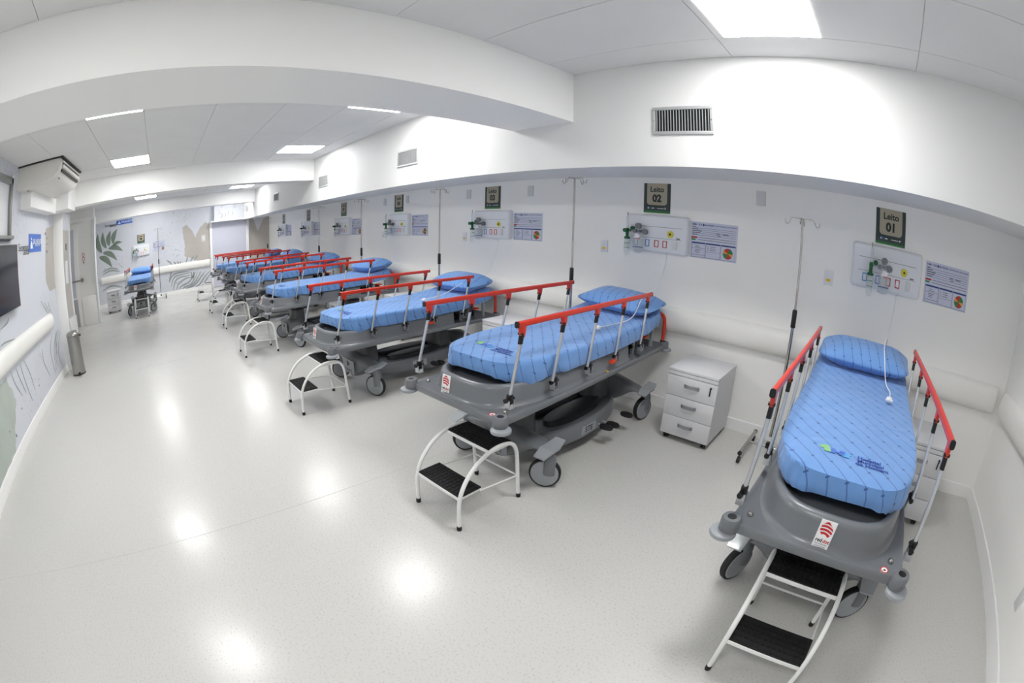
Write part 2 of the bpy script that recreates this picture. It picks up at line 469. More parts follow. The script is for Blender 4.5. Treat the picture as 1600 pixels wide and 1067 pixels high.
names = ['over bed 01, nearest the camera', 'behind the camera over the open floor', 'just past the near beam, on the bed side', 'just past the near beam, on the window side',
         'before the second beam, on the bed side', 'before the second beam, beside the air conditioner', 'beyond the second beam, on the bed side',
         'beyond the second beam, on the window side', 'in the last bay by the far wall, bed side', 'in the last bay by the far wall, window side']
lt0 = None
for (x0, x1, r), nm in zip(LIGHTS, names):
    if lt0 is None:
        root = empty('ceiling_light'); lt0 = root
        s_ = 0.295
        B().use('white').prism(rrect(0.595, 0.59, 0.004, 2), -0.002, 0.004, 'z').build('frame', root, smooth=None)
        B().use('lamp').b2((-s_+0.012, -s_+0.012, -0.0045), (s_-0.012, s_-0.012, -0.001)).build('diffuser', root, smooth=None)
    else: root = copy_tree(lt0)
    root.location = ((x0+x1)/2, (LY[r][0]+LY[r][1])/2, H-0.002)
    tag(root, 'square flush LED panel light ' + nm, 'ceiling light', 'square ceiling light panels')

# ------------------------------------------------------------------ far wall: print, doors, partition
def flat(b, poly, off, axis):
    """thin print layer on a wall. axis 'far': poly (y,z) on x=FX ; 'left': poly (x,z) on y=WL"""
    if axis == 'far': b.prism(poly, FX+off-0.001, FX+off, 'x')
    elif axis == 'head': b.prism(poly, FX+0.28+off-0.001, FX+0.28+off, 'x')
    else: b.prism(poly, WL+off-0.001, WL+off, 'y')
def leafpoly(a, b, wd, bend=0.12):
    a = Vector(a); b = Vector(b); t = b-a; n = Vector((-t.y, t.x))
    up_, dn = [], []
    for i in range(11):
        s = i/10; c = a + t*s + n*bend*math.sin(PI*s)
        h = wd*math.sin(PI*s**0.8)**0.9
        nn = n.normalized()*h
        up_.append(tuple(c+nn)); dn.append(tuple(c-nn))
    return up_ + dn[::-1][1:-1]
leaves = [((-5.47, 1.82), (-5.30, 2.24), .085), ((-5.61, 1.77), (-5.54, 2.23), .085), ((-5.71, 1.72), (-5.83, 2.23), .08), ((-5.89, 1.61), (-6.02, 2.21), .09),
          ((-5.5, 1.76), (-5.12, 1.82), .05), ((-5.65, 1.71), (-5.11, 1.56), .075), ((-5.86, 1.62), (-5.33, 1.31), .08), ((-6.0, 1.52), (-5.53, 1.14), .09)]
for a, b_, wd in leaves:
    q = B().use('leaf'); flat(q, leafpoly(a, b_, wd), 0.004, 'far'); q.build('leaf_print', wf, smooth=None)
sand = [(-2.5, 0.89), (-2.95, 1.10), (-2.92, 1.43), (-2.97, 1.73), (-3.0, 1.96), (-2.87, 2.04), (-2.76, 1.93), (-2.65, 1.82), (-2.56, 1.61), (-2.5, 1.74), (-2.39, 1.89), (-2.2, 2.05), (-2.07, 1.95), (-2.07, 0.89)]
def jag(poly, amp, n=6, seed=1):
    rr = random.Random(seed); out = []
    for i, p in enumerate(poly):
        q = poly[(i+1) % len(poly)]
        for k in range(n):
            t = k/n; out.append((p[0]+(q[0]-p[0])*t + (rr.uniform(-amp, amp) if k else 0), p[1]+(q[1]-p[1])*t + (rr.uniform(-amp, amp) if k else 0)))
    return out
q = B().use('sand'); flat(q, jag(sand, 0.012), 0.003, 'far'); q.build('sand_print', wf, smooth=None)
q = B().use('sand'); flat(q, [(-0.70, 0.02), (-0.70, 1.99), (-0.55, 1.99), (-0.4, 1.59), (-0.22, 1.92), (-0.1, 2.02), (-0.01, 2.02), (-0.01, 0.02)], 0.003, 'far'); q.build('sand_print', wf, smooth=None)
strokes = [[(-3.51, 0.4), (-3.42, 0.55), (-3.19, 0.62), (-2.81, 0.61)], [(-3.47, 0.23), (-3.37, 0.48), (-3.16, 0.55), (-2.76, 0.57)], [(-3.41, 0.12), (-3.32, 0.38), (-3.13, 0.48), (-2.75, 0.49)],
 [(-3.3, 0.12), (-3.2, 0.29), (-2.94, 0.42), (-2.73, 0.42)], [(-3.2, 0.12), (-3.11, 0.21), (-2.84, 0.3), (-2.59, 0.57)], [(-3.09, 0.12), (-3.0, 0.16), (-2.77, 0.23), (-2.52, 0.54)],
 [(-2.98, 0.12), (-2.82, 0.14), (-2.61, 0.3), (-2.41, 0.54)], [(-2.82, 0.12), (-2.66, 0.18), (-2.46, 0.35), (-2.26, 0.55)], [(-2.63, 0.12), (-2.47, 0.18), (-2.31, 0.36), (-2.1, 0.53)], [(-2.48, 0.12), (-2.32, 0.2), (-2.19, 0.34), (-2.1, 0.43)],
 [(-3.58, 1.05), (-3.47, 0.98), (-3.4, 0.9)], [(-3.34, 0.98), (-3.28, 0.92), (-3.27, 0.87)], [(-3.21, 0.98), (-3.18, 0.92), (-3.17, 0.88)], [(-3.11, 0.96), (-3.1, 0.91), (-3.1, 0.88)],
 [(-2.91, 0.9), (-2.87, 0.98), (-2.84, 1.06)], [(-2.76, 0.92), (-2.68, 0.99), (-2.64, 1.06)], [(-2.63, 0.92), (-2.53, 1.02), (-2.5, 1.06)],
 [(-3.36, 0.84), (-3.5, 0.5), (-3.52, 0.37)], [(-2.74, 0.59), (-2.73, 0.45), (-2.75, 0.39)], [(-2.67, 0.58), (-2.66, 0.48), (-2.7, 0.35)],
 [(-5.9, 1.05), (-5.6, 1.12), (-5.3, 1.05)], [(-5.9, 0.98), (-5.6, 1.05), (-5.25, 0.98)], [(-5.95, 0.5), (-5.6, 0.6), (-5.2, 0.5)]]
def ribbon(pts, wd):
    pts = [Vector(p) for p in pts]
    # Catmull-Rom smoothing
    P = [pts[0]] + pts + [pts[-1]]; sm = []
    for i in range(1, len(P)-2):
        for k in range(6):
            t = k/6; a, b, c, d = P[i-1], P[i], P[i+1], P[i+2]
            sm.append(0.5*((2*b)+(c-a)*t+(2*a-5*b+4*c-d)*t*t+(-a+3*b-3*c+d)*t**3))
    sm.append(P[-2]); n = len(sm); u_, d_ = [], []
    for i, p in enumerate(sm):
        t = (sm[min(i+1, n-1)]-sm[max(i-1, 0)]).normalized(); nn = Vector((-t.y, t.x))*wd*(0.25+0.75*math.sin(PI*min(1, (i+0.5)/n)))
        u_.append(tuple(p+nn)); d_.append(tuple(p-nn))
    return u_ + d_[::-1]
for s_ in strokes:
    q = B().use('stroke'); flat(q, ribbon(s_, 0.024), 0.0045, 'far'); q.build('line_print', wf, smooth=None)
rr = random.Random(4)
for i in range(9):
    y = rr.uniform(-1.85, -1.2); z = rr.uniform(2.12, 2.5)
    q = B().use('stroke'); flat(q, ribbon([(y, z-0.07), (y+0.05, z), (y+0.02, z+0.1)], 0.007), 0.003, 'head'); q.build('line_print', hd, smooth=None)
# lilac panel of the opening with its white posts
d1 = struct(B().use('doorl').b2((FX+0.003, -1.98, 0.02), (FX+0.03, -0.80, 2.0)), 'door_1', smooth=None)
B().use('doorw').b2((FX+0.0, -2.06, 0), (FX+0.06, -1.98, 2.0), 0.004).build('door_frame', d1)
B().use('doorw').b2((FX+0.0, -0.80, 0), (FX+0.06, -0.72, 2.0), 0.004).build('door_frame', d1)

# partition with the white door at the left end
PX = -12.62
pt_ = struct(B().use('doorw').b2((PX-0.1, -7.0, 0), (PX, -5.53, 2.72)), 'wall_partition', smooth=None)
B().use('doorw').b2((PX-0.13, -5.56, 0), (PX+0.03, -5.50, 2.45), 0.006).build('door_frame', pt_)
B().use('jambedge').b2((PX+0.03, -5.545, 0.0), (PX+0.036, -5.515, 2.43)).build('edge_strip', pt_, smooth=None)
B().use('doorw').b2((PX, -5.98, 0.0), (PX+0.05, -5.56, 0.72), 0.03).build('guard_panel', pt_)
d2 = struct(B().use('doorw').b2((PX, -6.62, 0.02), (PX+0.035, -6.0, 2.38), 0.006), 'door_2')
B().use('doorl').b2((PX+0.03, -6.55, 0.74), (PX+0.04, -6.12, 2.25)).build('door_panel', d2, smooth=None)
B().use('kick').b2((PX+0.03, -6.6, 0.06), (PX+0.043, -6.1, 0.70), 0.004).build('kick_plate', d2)
hb = B().use('steel'); hb.tube([(PX+0.10, -6.55, 1.10), (PX+0.10, -5.92, 1.10)], 0.018, 10)
hb.cyl((PX+0.03, -5.92, 1.10), (PX+0.115, -5.92, 1.10), 0.016); hb.cyl((PX+0.03, -5.92, 1.10), (PX+0.045, -5.92, 1.10), 0.05, n=20)
hb.build('handle', d2)
B().use('doorw').b2((PX, -7.0, 2.40), (PX+0.05, -5.53, 2.47), 0.004).build('door_lintel', pt_)
o = B(); o.use('stickw').b2((PX+0.001, -5.92, 1.42), (PX+0.004, -5.78, 1.72)); tag(o.build('door_notice', smooth=None), 'small notice with red ring and black arrow on white door surround', 'notice')
nt_ = D.objects['door_notice']
q = B().use('stickr'); q.tube([(PX+0.006, -5.85+0.035*math.cos(a), 1.65+0.035*math.sin(a)) for a in [2*PI*i/16 for i in range(16)]], 0.006, 6, True)
q.tube([(PX+0.006, -5.85+0.035*math.cos(a), 1.56+0.035*math.sin(a)) for a in [2*PI*i/16 for i in range(16)]], 0.006, 6, True); islands(q, 'ring_print', nt_, 40)
q = B().use('black'); q.prism([(-5.87, 1.50), (-5.83, 1.50), (-5.85, 1.45)], PX+0.004, PX+0.006, 'x'); q.build('arrow_print', nt_, smooth=None)
for o in (pt_, d2, nt_):      # the partition stands 0.46 m further back and is that much larger
    o.scale = (1, 1.053, 1.053); o.location = (-0.46, 3.516*0.053, -1.562*0.053)

# ------------------------------------------------------------------ window wall
# contour prints
for pts in [[(-7.76, 1.17), (-7.95, 1.04), (-8.11, 0.95)], [(-7.94, 1.13), (-8.07, 1.03), (-8.17, 0.96)], [(-8.14, 1.11), (-8.2, 1.01), (-8.24, 0.95)], [(-7.49, 0.61), (-7.44, 0.48), (-7.62, 0.23)],
            [(-8.52, 0.67), (-8.27, 0.52), (-8.2, 0.19)], [(-8.16, 0.68), (-7.9, 0.5), (-7.94, 0.18)], [(-8.67, 0.61), (-8.36, 0.4), (-8.35, 0.2)], [(-8.6, 0.64), (-8.2, 0.42), (-8.1, 0.2)], [(-8.4, 0.66), (-8.1, 0.45), (-8.02, 0.2)],
            [(-5.91, 0.99), (-6.09, 0.99), (-6.46, 0.95)], [(-5.99, 1.13), (-6.24, 1.15), (-6.32, 1.19)], [(-6.27, 0.7), (-6.35, 0.54), (-6.44, 0.4)], [(-6.08, 0.72), (-6.15, 0.56), (-6.29, 0.41)],
            [(-6.6, 0.7), (-6.75, 0.5), (-6.8, 0.3)], [(-6.45, 0.7), (-6.5, 0.5), (-6.6, 0.25)]]:
    q = B().use('stroke'); flat(q, ribbon(pts, 0.009), 0.0035, 'left'); q.build('line_print', wl, smooth=None)
q = B().use('sand'); flat(q, jag([(-8.27, 2.09), (-8.70, 2.15), (-8.70, 1.24), (-8.31, 1.24), (-8.15, 1.39), (-8.19, 1.62)], 0.015), 0.003, 'left'); q.build('sand_print', wl, smooth=None)
q = B().use('moss'); flat(q, jag([(-4.9, 0.71), (-5.9, 0.71), (-6.05, 0.45), (-5.75, 0.25), (-5.6, 0.11), (-4.9, 0.11)], 0.02), 0.003, 'left'); q.build('moss_print', wl, smooth=None)
for (x, z, r) in [(-8.2, 2.02, .02), (-8.3, 1.96, .016), (-8.25, 1.88, .012), (-8.33, 1.88, .012), (-8.28, 1.78, .02), (-6.15, 0.32, .012), (-5.75, 0.2, .014), (-5.6, 0.3, .008), (-7.0, 0.3, .01), (-7.05, 0.36, .008)]:
    q = B().use('dot'); flat(q, [(x+r*math.cos(a), z+r*math.sin(a)) for a in [2*PI*i/10 for i in range(10)]], 0.0045, 'left'); q.build('dot_print', wl, smooth=None)
# window
wn = struct(B().use('winpane').b2((-6.44, WL, 1.975), (-4.3, WL+0.012, 2.50)), 'window_1', smooth=None)
f = B().use('winframe')
f.b2((-6.5, WL, 1.95), (-6.43, WL+0.05, 2.55), 0.005); f.b2((-6.5, WL, 2.49), (-4.2, WL+0.05, 2.56), 0.005); f.b2((-4.3, WL, 1.95), (-4.2, WL+0.05, 2.55), 0.005); f.b2((-6.55, WL, 1.94), (-4.15, WL+0.07, 1.975), 0.005)
f.b2((-5.42, WL, 1.96), (-5.38, WL+0.04, 2.5), 0.004)
f.build('window_frame', wn)
B().use('doorw').b2((-6.56, WL, 1.93), (-6.50, WL+0.03, 2.60), 0.004).build('window_casing', wn)
# television
tvr = empty('television', (-6.05, WL+0.06, 1.25))
tvr.rotation_euler = (0, 0, PI)
B().use('tvframe').b2((-0.55, -0.03, 0), (0.55, 0.02, 0.63), 0.006).build('casing', tvr)
B().use('tv').b2((-0.54, -0.032, 0.012), (0.54, -0.0295, 0.62)).build('screen', tvr, smooth=None)
B().use('tvedge').b2((0.55, -0.03, 0.0), (0.553, 0.018, 0.63)).build('red_edge', tvr, smooth=None)
B().use('black').b2((-0.2, 0.02, 0.15), (0.2, 0.062, 0.45)).build('wall_mount', tvr, smooth=None)
tag(tvr, 'black flat screen television on the mural wall below the window', 'television')

# wall signs (blue)
def blue_sign(name, label, loc, rz, wd, ht):
    r = empty(name, loc, rz)
    B().use('blue').b2((-wd/2, -0.006, -ht/2), (wd/2, 0, ht/2)).build('plate', r, smooth=None)
    p = B().use('stickw'); p.text('SALVADOR', wd*0.145, wallm(wd*0.17, ht*0.06, -0.0075), 0.001)
    p.text('PREFEITURA', wd*0.075, wallm(wd*0.17, -ht*0.12, -0.0075))
    p.prism([(-wd*.40, -ht*.30), (-wd*.22, -ht*.30), (-wd*.25, -ht*.02), (-wd*.29, ht*.10), (-wd*.33, ht*.10), (-wd*.37, -ht*.02)], -0.0075, -0.006, 'y')
    p.prism([(-wd*.35, ht*.16), (-wd*.27, ht*.16), (-wd*.31, ht*.32)], -0.0075, -0.006, 'y')
    p.build('lettering', r, smooth=None)
    t = B().use('signtx'); t.text('Secretaria', wd*0.19, wallm(-wd*0.85, -ht*0.22, -0.002), 0.001); t.text('Saúde', wd*0.19, wallm(-wd*0.72, -ht*0.42, -0.002), 0.001)
    t.build('wall_lettering', r, smooth=None)
    return tag(r, label, 'sign')
# facing +y on the window wall: local +x runs to -x
blue_sign('wall_sign', 'square blue sign with white lettering on mural wall beside television', (-7.64, WL, 1.9), PI, 0.62, 0.21*1.05)
blue_sign('wall_sign', 'long blue sign with white lettering high on far mural wall', (FX+0.001, -5.04, 2.41), PI/2, 0.58, 0.13)

# rounded wall bumpers
def bumper(a, b, n, zc, label, hh=0.105, dep=0.085):
    a = Vector(a); b = Vector(b); n = Vector(n)
    t = (b-a).normalized(); rings = []
    prof = []
    for i in range(13):
        an = -PI/2 + PI*i/12
        prof.append((0.012 + (dep-0.012)*max(0, math.cos(an))**0.75, hh*math.sin(an)))
    prof = [(0, -hh)] + prof + [(0, hh)]
    Lb = (b-a).length
    for s, k in ((0, 0.35), (0.012, 0.75), (0.035, 0.96), (0.06, 1), (Lb-0.06, 1), (Lb-0.035, 0.96), (Lb-0.012, 0.75), (Lb, 0.35)):
        rings.append([a + t*s + n*(p[0]*(k if p[0] > 0 else 1)) + Vector((0, 0, zc+p[1]*(0.85+0.15*k))) for p in prof])
    o = B().use('bumper').loft(rings).build('wall_bumper', smooth=35)
    return tag(o, label, 'bumper rail')
bumper((FX+0.05, 0, 0), (-0.075, 0, 0), (0, -1, 0), 0.822, 'long white rounded bumper rail on the bed wall behind the stretchers')
bumper((0, -0.10, 0), (0, WL+0.1, 0), (-1, 0, 0), 0.822, 'white rounded bumper rail on the plain right wall')
bumper((-8.15, WL, 0), (0, WL, 0), (0, 1, 0), 0.85, 'white rounded bumper rail on mural wall under television')
bumper((FX, -5.98, 0), (FX, -2.07, 0), (1, 0, 0), 0.79, 'cream rounded bumper rail across the far mural wall')

# ------------------------------------------------------------------ supply air vents
def vent():
    r = empty('air_vent')
    f = B().use('ventfr'); W2, H2, t = 0.212, 0.095, 0.022
    f.b2((-W2, -0.012, -H2), (W2, 0, -H2+t), 0.003); f.b2((-W2, -0.012, H2-t), (W2, 0, H2), 0.003)
    f.b2((-W2, -0.012, -H2+t), (-W2+t, 0, H2-t), 0.003); f.b2((W2-t, -0.012, -H2+t), (W2, 0, H2-t), 0.003)
    f.build('frame', r)
    B().use('ventbk').b2((-W2+t, -0.0025, -H2+t), (W2-t, -0.001, H2-t)).build('backing', r, smooth=None)
    s0 = None
    for i in range(19):
        x = -W2+t+0.010 + i*(2*W2-2*t-0.02)/18
        if s0 is None: s0 = B().use('ventfr').b2((-0.0016, -0.011, -H2+t), (0.0016, -0.003, H2-t)).build('slat', r, smooth=None)
        else: s0 = link('slat', s0.data, r)
        s0.location = (x, 0, 0)
    for sx in (-1, 1): B().use('steel').cyl((sx*(W2-t/2), -0.0145, 0), (sx*(W2-t/2), -0.011, 0), 0.004, n=8).build('screw', r)
    return r
v0 = vent()
for i, (x, lb) in enumerate([(-2.747, 'nearest and largest-looking aluminium louvre vent on the bulkhead'), (-5.805, 'louvre vent on the bulkhead just past the near beam'),
                             (-8.36, 'louvre vent on the bulkhead just before the second beam'), (-11.39, 'small louvre vent on the bulkhead between second and third beams'), (-14.95, 'tiny louvre vent at the far end of the bulkhead')]):
    o = v0 if i == 0 else copy_tree(v0)
    o.location = (x, BD, 2.285); tag(o, lb, 'air vent', 'bulkhead air vents')

# ------------------------------------------------------------------ air conditioner
ac = empty('air_conditioner', (-7.36, WL, 2.70))
prof = [(0.0, 0.0), (0.64, 0.0), (0.655, -0.03), (0.655, -0.09), (0.632, -0.14), (0.575, -0.195), (0.47, -0.232), (0.32, -0.247), (0.06, -0.25), (0.0, -0.24)]
b = B().use('acw'); b.loft([[(x, p[0]*k, p[1]*k2) for p in prof] for x, k, k2 in ((-0.61, 0.985, 0.96), (-0.60, 1, 1), (0.60, 1, 1), (0.61, 0.985, 0.96))]); b.build('casing', ac, smooth=30)
b = B().use('acdk'); b.box((0, 0.655, -0.058), (1.05, 0.02, 0.028), rot=Matrix.Rotation(R(-10), 3, 'X')); b.box((0, 0.640, -0.122), (1.05, 0.03, 0.034), rot=Matrix.Rotation(R(-28), 3, 'X')); islands(b, 'outlet_slot', ac)
b = B().use('acw'); b.box((0, 0.668, -0.083), (1.08, 0.012, 0.034), 0.004, rot=Matrix.Rotation(R(-20), 3, 'X')); b.build('louvre', ac)
b = B().use('acw'); b.box((0, 0.662, -0.028), (1.08, 0.012, 0.022), 0.004); b.build('louvre', ac)
b = B().use('acdk'); b.b2((-0.45, 0.12, -0.2515), (0.0, 0.14, -0.2485)); b.b2((0.1, 0.12, -0.2515), (0.5, 0.14, -0.2485)); islands(b, 'intake_seam', ac)
b = B().use('gauge'); b.box((0.42, 0.585, -0.187), (0.05, 0.03, 0.012), 0.003, rot=Matrix.Rotation(R(-42), 3, 'X')); b.build('receiver', ac)
b = B().use('acdk'); b.b2((-0.63, 0.0, 0.0), (0.63, 0.68, 0.018)); b.build('ceiling_gap_shade', ac, smooth=None)  # dark slab stands in for the shade in the gap between casing and ceiling
tag(ac, 'white ceiling-hung air conditioner above the mural wall window', 'air conditioner')

# ------------------------------------------------------------------ pedal bin
bn = empty('pedal_bin', (-8.37, -5.30, 0))
B().use('steel').lathe([(0.118, 0.012), (0.118, 0.55), (0.112, 0.552)], n=32).build('body', bn)
B().use('steel').lathe([(0.122, 0.553), (0.122, 0.575), (0.10, 0.605), (0.05, 0.618), (0.0015, 0.62)], n=32).build('lid', bn)
B().use('black').lathe([(0.123, 0.0), (0.123, 0.016), (0.118, 0.02)], n=32).build('base_ring', bn)
b = B().use('black'); b.box((0.135, 0.04, 0.022), (0.06, 0.05, 0.01), 0.003); b.box((0.115, 0.03, 0.035), (0.03, 0.04, 0.02), 0.003); b.build('pedal', bn)
b = B().use('black'); b.box((-0.05, 0.118, 0.53), (0.05, 0.03, 0.03), 0.004); b.build('hinge', bn)
tag(bn, 'tall round stainless steel pedal bin on floor by the pillar', 'bin')

# switches on the pillar and far wall
def plate(name, label, cat, loc, rz, w_, h_, mats_=('whiteg',), detail=None, group=None):
    r = empty(name, loc, rz)
    B().use(mats_[0]).box((0, -0.005, 0), (w_, 0.010, h_), 0.003).build('cover', r)
    if detail == 'outlet':
        B().use('yellow').b2((-0.018, -0.0125, -0.028), (0.018, -0.010, -0.008)).build('label_strip', r, smooth=None)
        B().use('whitep').b2((-0.022, -0.012, -0.005), (0.022, -0.010, 0.03), 0.001).build('socket', r, smooth=None)
    elif detail == 'switch':
        B().use('whitep').b2((-0.016, -0.014, -0.03), (0.016, -0.010, 0.03), 0.002).build('rocker', r)
    return tag(r, label, cat, group)
plate('wall_switch', 'grey square wall sensor on the pillar', 'switch', (-9.0, -5.4385, 1.8), PI, 0.10, 0.10, ('gauge',))
plate('soap_dispenser', 'white dispenser box on the pillar above the pedal bin', 'dispenser', (-8.95, -5.4385, 1.42), PI, 0.16, 0.34, ('whitep',), 'switch')
plate('wall_switch', 'white switch plate on the beige print of the far wall', 'switch', (FX+0.004, -2.28, 1.55), PI/2, 0.13, 0.19, ('whiteg',), 'switch')
for x, z, lb in [(-1.847, 1.386, 'power outlet left of the gas panel nearest the right wall'), (-3.932, 1.38, 'power outlet left of the second gas panel from the right wall'), (-5.963, 1.378, 'power outlet left of the third gas panel from the right wall'), (-8.06, 1.378, 'power outlet left of the fourth gas panel from the right wall')]:
    plate('power_outlet', lb, 'outlet', (x, 0, z), 0, 0.078, 0.112, ('whitep',), 'outlet', 'outlets on the bed wall')
for x, z, lb in [(-2.454, 1.912, 'blank cover plate high on wall between first and second bed signs'), (-4.88, 1.908, 'blank cover plate high on wall between second and third bed signs'), (-5.899, 1.905, 'blank cover plate just left of the third bed sign'),
                 (-8.009, 1.905, 'blank cover plate just left of the fourth bed sign'), (-7.321, 1.91, 'blank cover plate just right of the fourth bed sign')]:
    plate('cover_plate', lb, 'cover plate', (x, 0, z), 0, 0.082, 0.115, ('whiteg',), None, 'blank plates on the bed wall')
plate('wall_knob_plate', 'small plate low on the plain right wall', 'cover plate', (0, -1.70, 0.32), -PI/2, 0.075, 0.115, ('whiteg',))

ORD = {1: 'nearest the right wall', 2: 'second from the right wall', 3: 'third from the right wall', 4: 'fourth from the right wall', 5: 'fifth from the right wall', 6: 'sixth from the right wall', 7: 'farthest in the row', 8: 'by the far mural wall'}
# ------------------------------------------------------------------ Leito signs
def leito(n, label, loc, rz=0):
    r = empty('bed_sign', loc, rz)
    W2, H2 = 0.13, 0.131
    B().use('signdk').b2((-W2, -0.005, -H2), (W2, 0, H2), 0.0008).build('board', r, smooth=None)
    bw, r_ = 0.099, 0.028
    pts = [(bw, H2-0.0005), (-bw, H2-0.0005)] + [(-bw+r_-r_*math.cos(a), -0.062+r_-r_*math.sin(a)) for a in [R(15*i) for i in range(7)]] + [(bw-r_+r_*math.sin(a), -0.062+r_-r_*math.cos(a)) for a in [R(15*i) for i in range(7)]]
    B().use('signbg').prism(pts, -0.0065, -0.005, 'y').build('beige_field', r, smooth=None)
    B().use('signgr').b2((-W2, -0.0062, -H2), (W2, -0.005, -H2+0.017)).build('green_stripe', r, smooth=None)
    t = B().use('signtx'); t.text('Leito', 0.066, wallm(0, 0.075, -0.0072), 0.0018); t.text(n, 0.088, wallm(0, -0.005, -0.0072), 0.0042); t.build('lettering', r, smooth=None)
    p = B().use('stickw'); p.prism([(-0.092, -0.088), (-0.080, -0.080), (-0.080, -0.098)], -0.0066, -0.005, 'y'); p.b2((-0.05, -0.0066, -0.093), (-0.028, -0.005, -0.086)); p.b2((0.005, -0.0066, -0.092), (0.07, -0.005, -0.088)); p.prism([(0.09, -0.088), (0.079, -0.079), (0.079, -0.099)], -0.0066, -0.005, 'y')
    islands(p, 'footer_mark', r)
    B().use('blue').b2((-0.075, -0.0066, -0.096), (-0.064, -0.005, -0.082)).build('footer_mark', r, smooth=None)
    return tag(r, label, 'sign', 'numbered bed signs')
SX = {1: (-1.3425, 1.8467), 2: (-3.399, 1.8477), 3: (-5.4685, 1.85), 4: (-7.568, 1.862), 5: (-9.691, 1.866), 6: (-11.8455, 1.85), 7: (-14.09, 1.855)}
for k, (x, z) in SX.items():
    leito('%02d' % k, 'dark green bed sign reading Leito %02d, %s' % (k, ORD[k]), (x, 0, z))
leito('08', 'dark green bed sign on the far mural wall', (FX+0.004, -4.45, 1.82), PI/2)

# ------------------------------------------------------------------ patient chart boards
def chart():
    r = empty('chart_board')
    W2, H2 = 0.21, 0.15
    B().use('paper').b2((-W2, -0.003, -H2), (W2, 0, H2)).build('sheet', r, smooth=None)
    y0, y1 = -0.0042, -0.003
    p = B()
    p.use('inkb'); p.text('HMH  SUS', 0.020, wallm(-0.155, 0.127, -0.0045), 0.0006); p.text('SALVADOR', 0.018, wallm(-0.045, 0.127, -0.0045), 0.0006)
    p.text('IDENTIFICAÇÃO DO PACIENTE', 0.0135, wallm(0.105, 0.127, -0.0045), 0.0003)
    p.prism([(-0.098+0.007*math.cos(2*PI*i/10), 0.127+0.011*math.sin(2*PI*i/10)) for i in range(10)], y0, y1, 'y')
    p.build('lettering', r, smooth=None)
    p = B().use('inkd')
    for i, z in enumerate((0.100, 0.085, 0.070, 0.055, 0.040)):
        p.b2((-0.198+[0.035, 0.06, 0.09, 0.08, 0.06][i], y0, z-0.0012), (0.196, y1, z+0.0012))
        p.b2((-0.198, y0, z+0.001), (-0.198+[0.033, 0.055, 0.085, 0.075, 0.055][i], y1, z+0.0085))
    for z in (0.020, 0.002): p.b2((-0.14, y0, z-0.002), (0.196, y1, z+0.002))
    p.b2((0.02, y0, 0.061), (0.055, y1, 0.067)); p.b2((0.075, y0, 0.061), (0.13, y1, 0.067)); p.b2((0.03, y0, 0.045), (0.06, y1, 0.050))
    for x0, x1 in ((-0.198, -0.072), (-0.068, 0.064), (0.068, 0.198)):
        p.b2((x0, y0, -0.143), (x1, y1, -0.140)); p.b2((x0, y0, -0.143), (x0+0.002, y1, -0.03)); p.b2((x1-0.002, y0, -0.143), (x1, y1, -0.03))
    for z in (-0.05, -0.062, -0.082, -0.094, -0.106): p.b2((-0.165, y0, z), (-0.12 + 0.02*math.sin(z*300), y1, z+0.004))
    p.b2((-0.198, y0, -0.070), (-0.072, y1, -0.068)); p.b2((-0.198, y0, -0.125), (-0.072, y1, -0.122))
    for z in (-0.05, -0.064, -0.078): p.b2((-0.03, y0, z), (0.02, y1, z+0.004)); p.b2((-0.058, y0, z), (-0.042, y1, z+0.003))
    p.b2((-0.068, y0, -0.092), (0.064, y1, -0.090)); fp = p.build('form_print', r, smooth=None); fp['kind'] = 'stuff'
    p = B().use('inkb')
    for x0, x1 in ((-0.198, -0.072), (-0.068, 0.064), (0.068, 0.198)): p.b2((x0, y0, -0.031), (x1, y1, -0.019))
    islands(p, 'heading_bar', r)
    B().use('inkr').b2((-0.204, y0, 0.013), (-0.150, y1, 0.026)).build('red_tag', r, smooth=None)
    B().use('inkg').b2((-0.204, y0, -0.004), (-0.165, y1, 0.008)).build('green_tag', r, smooth=None)
    p = B(); cols = ['inkr', 'inkg', 'inkg', 'inko', 'inkr', 'inkr', 'inkg', 'inkg', 'inko', 'inkr']
    cx, cz, rd = 0.132, -0.086, 0.044
    for i in range(10):
        p.use(cols[i]); a0 = PI/2 - 2*PI*(i-0.5)/10; a1 = PI/2 - 2*PI*(i+0.5)/10
        p.prism([(cx, cz)] + [(cx+rd*math.cos(a0+(a1-a0)*k/4), cz+rd*math.sin(a0+(a1-a0)*k/4)) for k in range(5)], y0, y1, 'y')
    p.build('colour_wheel', r, smooth=None)
    return r
ch0 = chart()
CXs = {1: -0.80, 2: -2.854, 3: -4.913, 4: -6.979, 5: -9.08, 6: -11.25, 7: -13.53}
for k, x in CXs.items():
    o = ch0 if k == 1 else copy_tree(ch0)
    o.location = (x, 0, 1.521); tag(o, 'pale blue patient chart with colour wheel right of gas panel, %s' % ORD[k], 'chart', 'patient charts on the bed wall')
o = copy_tree(ch0); o.location = (FX+0.004, -3.82, 1.52); o.rotation_euler = (0, 0, PI/2); tag(o, 'pale blue patient chart with colour wheel on the far mural wall', 'chart', 'patient charts on the bed wall')

